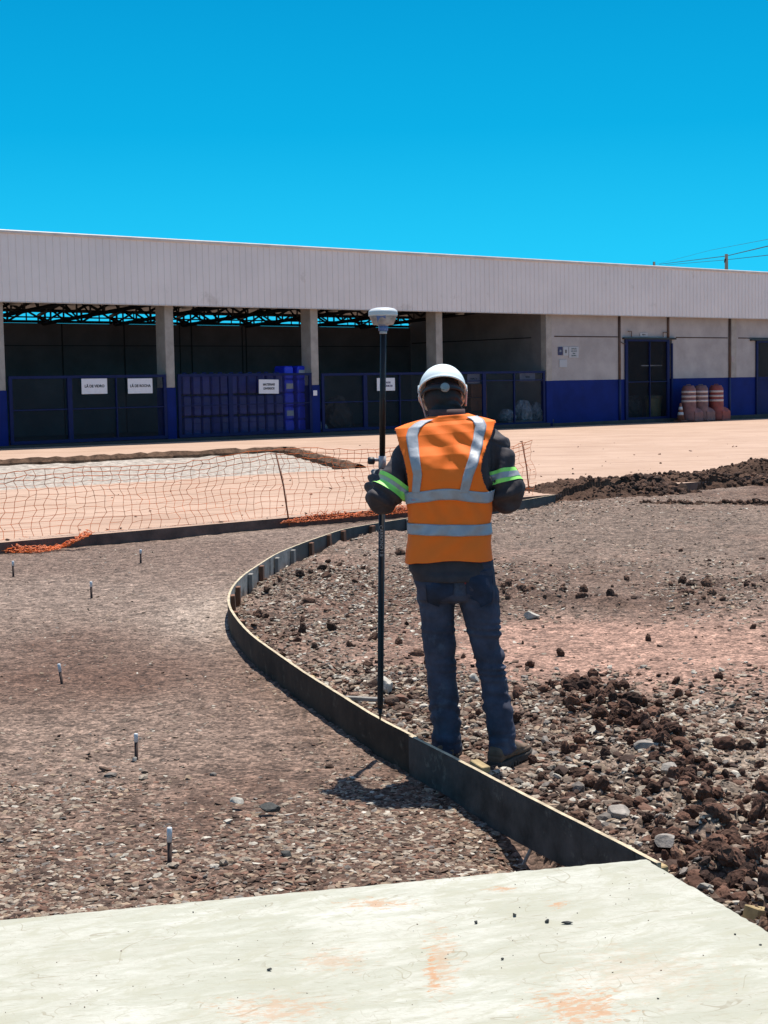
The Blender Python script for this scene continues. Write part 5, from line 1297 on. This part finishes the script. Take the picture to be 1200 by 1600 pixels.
def strip(fn, n_, name_):
    """fn(t, side) -> (x, z) pairs on the back of the vest"""
    g_ = []
    for i in range(n_+1):
        row = []
        for j in range(7): x, z = fn(i/n_, j/6); row.append(vest_pt(x, z, .0042))
        g_.append(row)
    mb = MB(); mb.loft(g_, False, False, 0, True); o = mb.build(name_, refl, vest)
    sdm_ = o.modifiers.new('thickness', 'SOLIDIFY'); sdm_.thickness = .0012; sdm_.offset = 1; return o
def hband(zc_, wob):
    def fn(t_, s_):
        th = PI*(1.0-t_); z = zc_+wob(t_)+(s_-.5)*.048
        cx, a = interp(VES, z, 1), interp(VES, z, 3); return (cx+a*.998*math.cos(th), z)
    return fn
strip(hband(1.178, lambda t_: .016*math.exp(-((t_-.42)/.16)**2)-.012*(t_ < .0)+.004*math.sin(t_*14)-.010*math.exp(-((t_-.05)/.12)**2)), 120, 'waist_band')
strip(hband(1.040, lambda t_: .004*math.sin(t_*5+1)), 120, 'hem_band')
def poly(tab): return lambda z: float(np.interp(z, [q[0] for q in tab], [q[1] for q in tab]))
cl = poly([(1.14, -.222), (1.20, -.221), (1.28, -.212), (1.36, -.222), (1.45, -.232), (1.48, -.222), (1.50, -.195), (1.513, -.160)]); cr = poly([(1.16, -.028), (1.20, -.020), (1.27, -.004), (1.34, .022), (1.40, .042), (1.47, .060), (1.495, .050), (1.513, .022)])
strip(lambda t_, s_: (cl(1.200+.312*t_)+(s_-.5)*(.032+.020*t_), 1.200+.312*t_), 80, 'shoulder_band')
strip(lambda t_, s_: (cr(1.200+.312*t_)+(s_-.5)*(.040+.010*t_), 1.200+.312*t_), 80, 'shoulder_band')
# --- hood and neck
hd = MB(); hd.ellip(hp(0, -.012, .005), (.083, .096, .104), HM, 22, 14); hd.ellip(hp(0, .0, -.05), (.070, .080, .075), HM, 18, 12)
hd.loft([sup(-.078+dx, .088+dy, a, b, z, 26, 2.1) for z, a, b, dx, dy in ((1.49, .062, .060, 0, .005), (1.53, .066, .070, 0, .028), (1.56, .072, .078, -.004, .055), (1.60, .078, .08, -.01, .075))])
def dh(co, nn):
    x, y, z = co[:, 0], co[:, 1], co[:, 2]; rt = np.clip((x+.10)/.06, 0, 1)
    return (.0055*np.sin((z*1.0+x*.7)*190+3*np.sin(x*50))*rt+.002*np.sin(z*90+x*50))*np.exp(-((z-1.565)/.04)**2)+.003*fbm(x+y, z, .04, 2, 6)
hood = melt(hd, .0042, 3, 'hood', hood_m, person, dh)
# --- helmet
helmet = empty('helmet', (0, 0, 0), 0, person)
HT = Matrix.Rotation(R(-29), 3, 'X'); C0 = Vector((-.092, .173, 1.634))
mb = MB(); rg = []; n_ = 48
for i in range(17):
    th = (i/16)*PI/2; rr0 = math.cos(th); zz_ = math.sin(th)
    ring = []
    for k in range(n_):
        a = 2*PI*k/n_; ridge = .004*max(0, math.cos(a*2))**8*zz_*0
        ring.append(C0+HT @ Vector((.104*(rr0**.92)*math.cos(a), .135*(rr0**.92)*math.sin(a), .104*zz_+.012*(1-zz_)*0)))
    rg.append(ring)
low_ = [C0+HT @ Vector((.108*math.cos(2*PI*k/n_), .140*math.sin(2*PI*k/n_), -.008)) for k in range(n_)]
inn = [C0+HT @ Vector((.099*math.cos(2*PI*k/n_), .130*math.sin(2*PI*k/n_), -.006)) for k in range(n_)]
inn2 = [C0+HT @ Vector((.090*math.cos(2*PI*k/n_), .118*math.sin(2*PI*k/n_), .035)) for k in range(n_)]
mb.loft([inn2, inn, low_]+rg, True, True, 0, True)
mb.build('shell', helm_m, helmet)
mb = MB(); b_ = [[C0+HT @ Vector((x_*.106, .10+y_*.075+.0*0, -.004-.02*y_)) for x_ in np.linspace(-1, 1, 13)] for y_ in (0, 1)]
brim = []
for k in range(13):
    a = PI*k/12; brim.append([C0+HT @ Vector((math.cos(a)*r1, .03+math.sin(a)*r2, z_)) for r1, r2, z_ in ((.104, .11, .0), (.108, .165, -.014), (.106, .163, -.019), (.100, .10, -.008))])
mb.loft(brim, True, True, 0, True); mb.build('brim', helm_m, helmet)
for sg_, dz_ in ((-1, 0), (1, .0)): MB().box(C0+Vector((.102*sg_, .0, .004)), (.014, .034, .026), mat=HT, bev=.004).build('side_clip', helm_m, helmet)
sus = mat('suspension_black', (.012, .013, .02), rough=.5)
mb = MB(); ring_o = []
for k in range(33):
    a = PI+PI*k/32; ring_o.append([C0+HT @ Vector((math.cos(a)*(.091+dd), math.sin(a)*(.112+dd), z_)) for dd, z_ in ((0, -.062+.022*abs(math.cos(a))), (.004, -.062+.022*abs(math.cos(a))), (.004, -.022), (0, -.022))])
mb.loft(ring_o, True, True, 0, True); mb.build('head_band', sus, helmet)
dc = Vector((XL(695, 599), 0, ZL(599))); back = C0+HT @ Vector((dc.x-C0.x, -.120, -.02))
MB().lathe([(.0, 0), (.0195, 0), (.0205, .006), (.017, .012), (.0, .013)], (dc.x, C0.y-.118, dc.z+.004), 20, M=Matrix.Rotation(R(90), 3, 'X')).build('ratchet_knob', mat('knob_grey', (.36, .42, .42), rough=.5, var=.15, vscale=60), helmet)
shm = mat('shield_plastic', (.62, .58, .55), rough=.3); shm.node_tree.nodes['Principled BSDF'].inputs['Alpha'].default_value = .25
edge_m = mat('shield_edge', (.75, .66, .60), rough=.4)
mb = MB(); g_ = []; eL_, eR_ = [], []
for k in range(37):
    a = R(-97)+R(194)*k/36; f = k/36; row = []
    for q in range(9):
        qq = q/8; rad = .107-.014*qq*(1-f)-.004*qq; drop_ = (.125-.055*f)*qq; sx0 = .016*qq*(1-f)
        row.append(Vector((C0.x+rad*math.sin(a)+sx0, C0.y-.005+.140*math.cos(a)+.02*qq, 1.632-drop_)))
    g_.append(row)
mb.loft(g_, False, False, 0, True); fs_ = mb.build('face_shield', shm, helmet)
MB().tube(g_[0], .0042, 6).build('shield_edge', edge_m, fs_); MB().tube(g_[-1], .0042, 6).build('shield_edge', edge_m, fs_)
# --- boots
def boot(A_, F_, scale=1.0):
    S_ = Vector((F_.y, -F_.x, 0)); mb = MB(); g_ = []
    H_ = A_-F_*.075
    prof = [(-.005, .032, .050), (.0, .038, .085), (.03, .041, .118), (.075, .041, .135), (.115, .042, .122), (.155, .046, .098), (.20, .051, .080), (.25, .050, .068), (.285, .040, .052), (.305, .018, .034)]
    for l, hw, ht in prof:
        ring = []
        for k in range(20):
            a = 2*PI*k/20; c, s = math.cos(a), math.sin(a)
            w2 = hw*(math.copysign(abs(c)**.75, c)); zz_ = .022+(ht-.022)*(.5+.5*math.copysign(abs(s)**.8, s)); w2 *= 1-.22*max(0, s)**2
            ring.append(H_+F_*l+S_*w2+Vector((0, 0, zz_)))
        g_.append(ring)
    mb.loft(g_, True, True, 0, True)
    mb.loft([[A_-F_*.01+F_*(.044*k*math.sin(a))+S_*(.040*k*math.cos(a))+Vector((0, 0, z)) for a in [2*PI*j/20 for j in range(20)]] for z, k in ((.08, .98), (.13, 1.0), (.17, .98), (.20, .9))], True, True, 0, True)
    o = melt(mb, .0045, 2, 'boot', boot_m, person, lambda co, nn: .0022*fbm(co[:, 0]+co[:, 1], co[:, 2], .03, 2, 4)-.003*np.exp(-((co[:, 2]-.055)/.003)**2))
    ms = MB(); out_ = []
    for l, hw in ((-.014, .022), (-.008, .036), (.02, .044), (.075, .045), (.12, .041), (.155, .046), (.205, .054), (.255, .053), (.295, .040), (.315, .018)): out_.append((l, hw))
    loop = [(l, hw) for l, hw in out_]+[(l, -hw) for l, hw in out_[::-1]]
    rings = [[H_+F_*l+S_*(w_*k)+Vector((0, 0, z-(.010 if .09 < l < .13 else 0)*(0))) for l, w_ in loop] for z, k in ((.0, .95), (.004, 1.0), (.026, 1.0), (.032, .95))]
    ms.loft(rings, True, True, 0, False)
    for l in np.arange(.0, .30, .028):
        ms.box(H_+F_*l+Vector((0, 0, .004)), (.094, .012, .016), mat=Matrix((tuple(S_), tuple(F_), (0, 0, 1))).transposed())
    ms.build('sole', sole_m, o); return o
boot(AR, FDR); boot(AL, FDL)
lace = mat('lace', (.30, .22, .14), rough=.8)
# --- controller in the right hand
ct = empty('field_controller', PO+Vector((-.035, .345, 1.225)), 0); ct.rotation_euler = (R(-40), 0, R(18))
MB().box((0, 0, 0), (.095, .20, .022), bev=.006).build('case', mat('controller_case', (.02, .02, .022), rough=.5), ct)
MB().box((0, .02, .012), (.075, .12, .003)).build('screen', mat('controller_screen', (.03, .04, .05), rough=.15), ct)
tag(ct, 'dark handheld survey controller held in front of the worker, hidden by the body', 'controller')

# ------------------------------------------------------------ survey pole with receiver
pole = empty('survey_pole', PT); carbon = mat('carbon_tube', (.010, .010, .012), rough=.5, spec=.35, var=.3, vscale=30)
grip_m = mat('pole_grey', (.09, .09, .10), rough=.35); clampm = mat('clamp_silver', (.55, .56, .58), rough=.35)
def pl(zw): q = pole_at(zw); return (q.x-PT.x, 0, zw-BT)
MB().tube([pl(BT+.0), pl(BT+.055)], [.0025, .0125], 14).build('point', carbon, pole)
MB().tube([pl(BT+.055), pl(BT+.075), pl(1.335)], [.0125, .0140, .0150], 20).build('lower_tube', carbon, pole)
MB().tube([pl(1.33), pl(1.385)], .0175, 18).build('lock_collar', clampm, pole)
MB().tube([pl(1.38), pl(1.935)], .0135, 20).build('upper_tube', carbon, pole)
MB().tube([pl(1.935), pl(1.950)], .0165, 18).build('top_ring', clampm, pole)
cz = 1.368; q = pl(cz)
c_ = MB().tube([(q[0]-.012, -.002, q[2]), (q[0]-.058, -.004, q[2]+.002)], .0085, 10).build('clamp_arm', clampm, pole)
MB().tube([(q[0]-.034, -.006, q[2]-.004), (q[0]-.040, -.006, q[2]-.004), (q[0]-.062, -.006, q[2]-.003), (q[0]-.066, -.006, q[2]-.003)], [.012, .017, .017, .012], 12).build('clamp_knob', sus, c_)
tx_ = text_mesh('CARBONO 1.8', .022, mat('print_white', (.5, .5, .52), rough=.5), 'lettering', pole, (pl(1.0)[0]-.002, -.0156, pl(1.0)[2]), (R(90), R(90), 0))
tag(pole, 'tall thin black survey pole standing on the formwork in front of the worker', 'survey pole')
rc_ = pl(1.950); rec = empty('gnss_receiver', PT+Vector(rc_)); wr = mat('receiver_white', (.80, .82, .82), rough=.35); bl = mat('receiver_blue', (.10, .20, .48), rough=.4); gr_ = mat('receiver_grey', (.42, .40, .40), rough=.3, var=.35, vscale=25)
MB().lathe([(.0, .0), (.020, .0), (.021, .020), (.030, .024), (.046, .026), (.060, .060), (.0635, .064), (.0, .066)], (0, 0, 0), 32).build('base', gr_, rec)
MB().lathe([(.019, -.002), (.0215, -.002), (.0225, .024), (.019, .026)], (0, 0, 0), 24).build('neck', bl, rec)
mb = MB(); mb.loft([[(x_*k, y_, z) for x_, y_ in ((-.020, -.0), (-.020, -.0), (.014, -.0), (.014, -.0))] for z, k, y_ in ((0, 1, 0),)]*1 or [], True, False) if False else None
mb = MB(); mb.add([(-.022, -.036, .022), (.010, -.036, .022), (.012, -.064, .064), (-.030, -.060, .064), (-.02, 0, .022), (.01, 0, .022), (.012, 0, .064), (-.03, 0, .064)], [(0, 1, 2, 3), (4, 7, 6, 5), (0, 4, 5, 1), (3, 2, 6, 7), (0, 3, 7, 4), (1, 5, 6, 2)]); mb.build('front_panel', bl, rec)
MB().lathe([(.0, .064), (.0645, .064), (.0665, .070), (.0655, .076), (.0655, .0775), (.0665, .079), (.064, .088), (.052, .097), (.030, .102), (.0, .103)], (0, 0, 0), 36).build('dome', wr, rec)
tag(rec, 'white domed satellite receiver mounted on top of the survey pole', 'receiver')
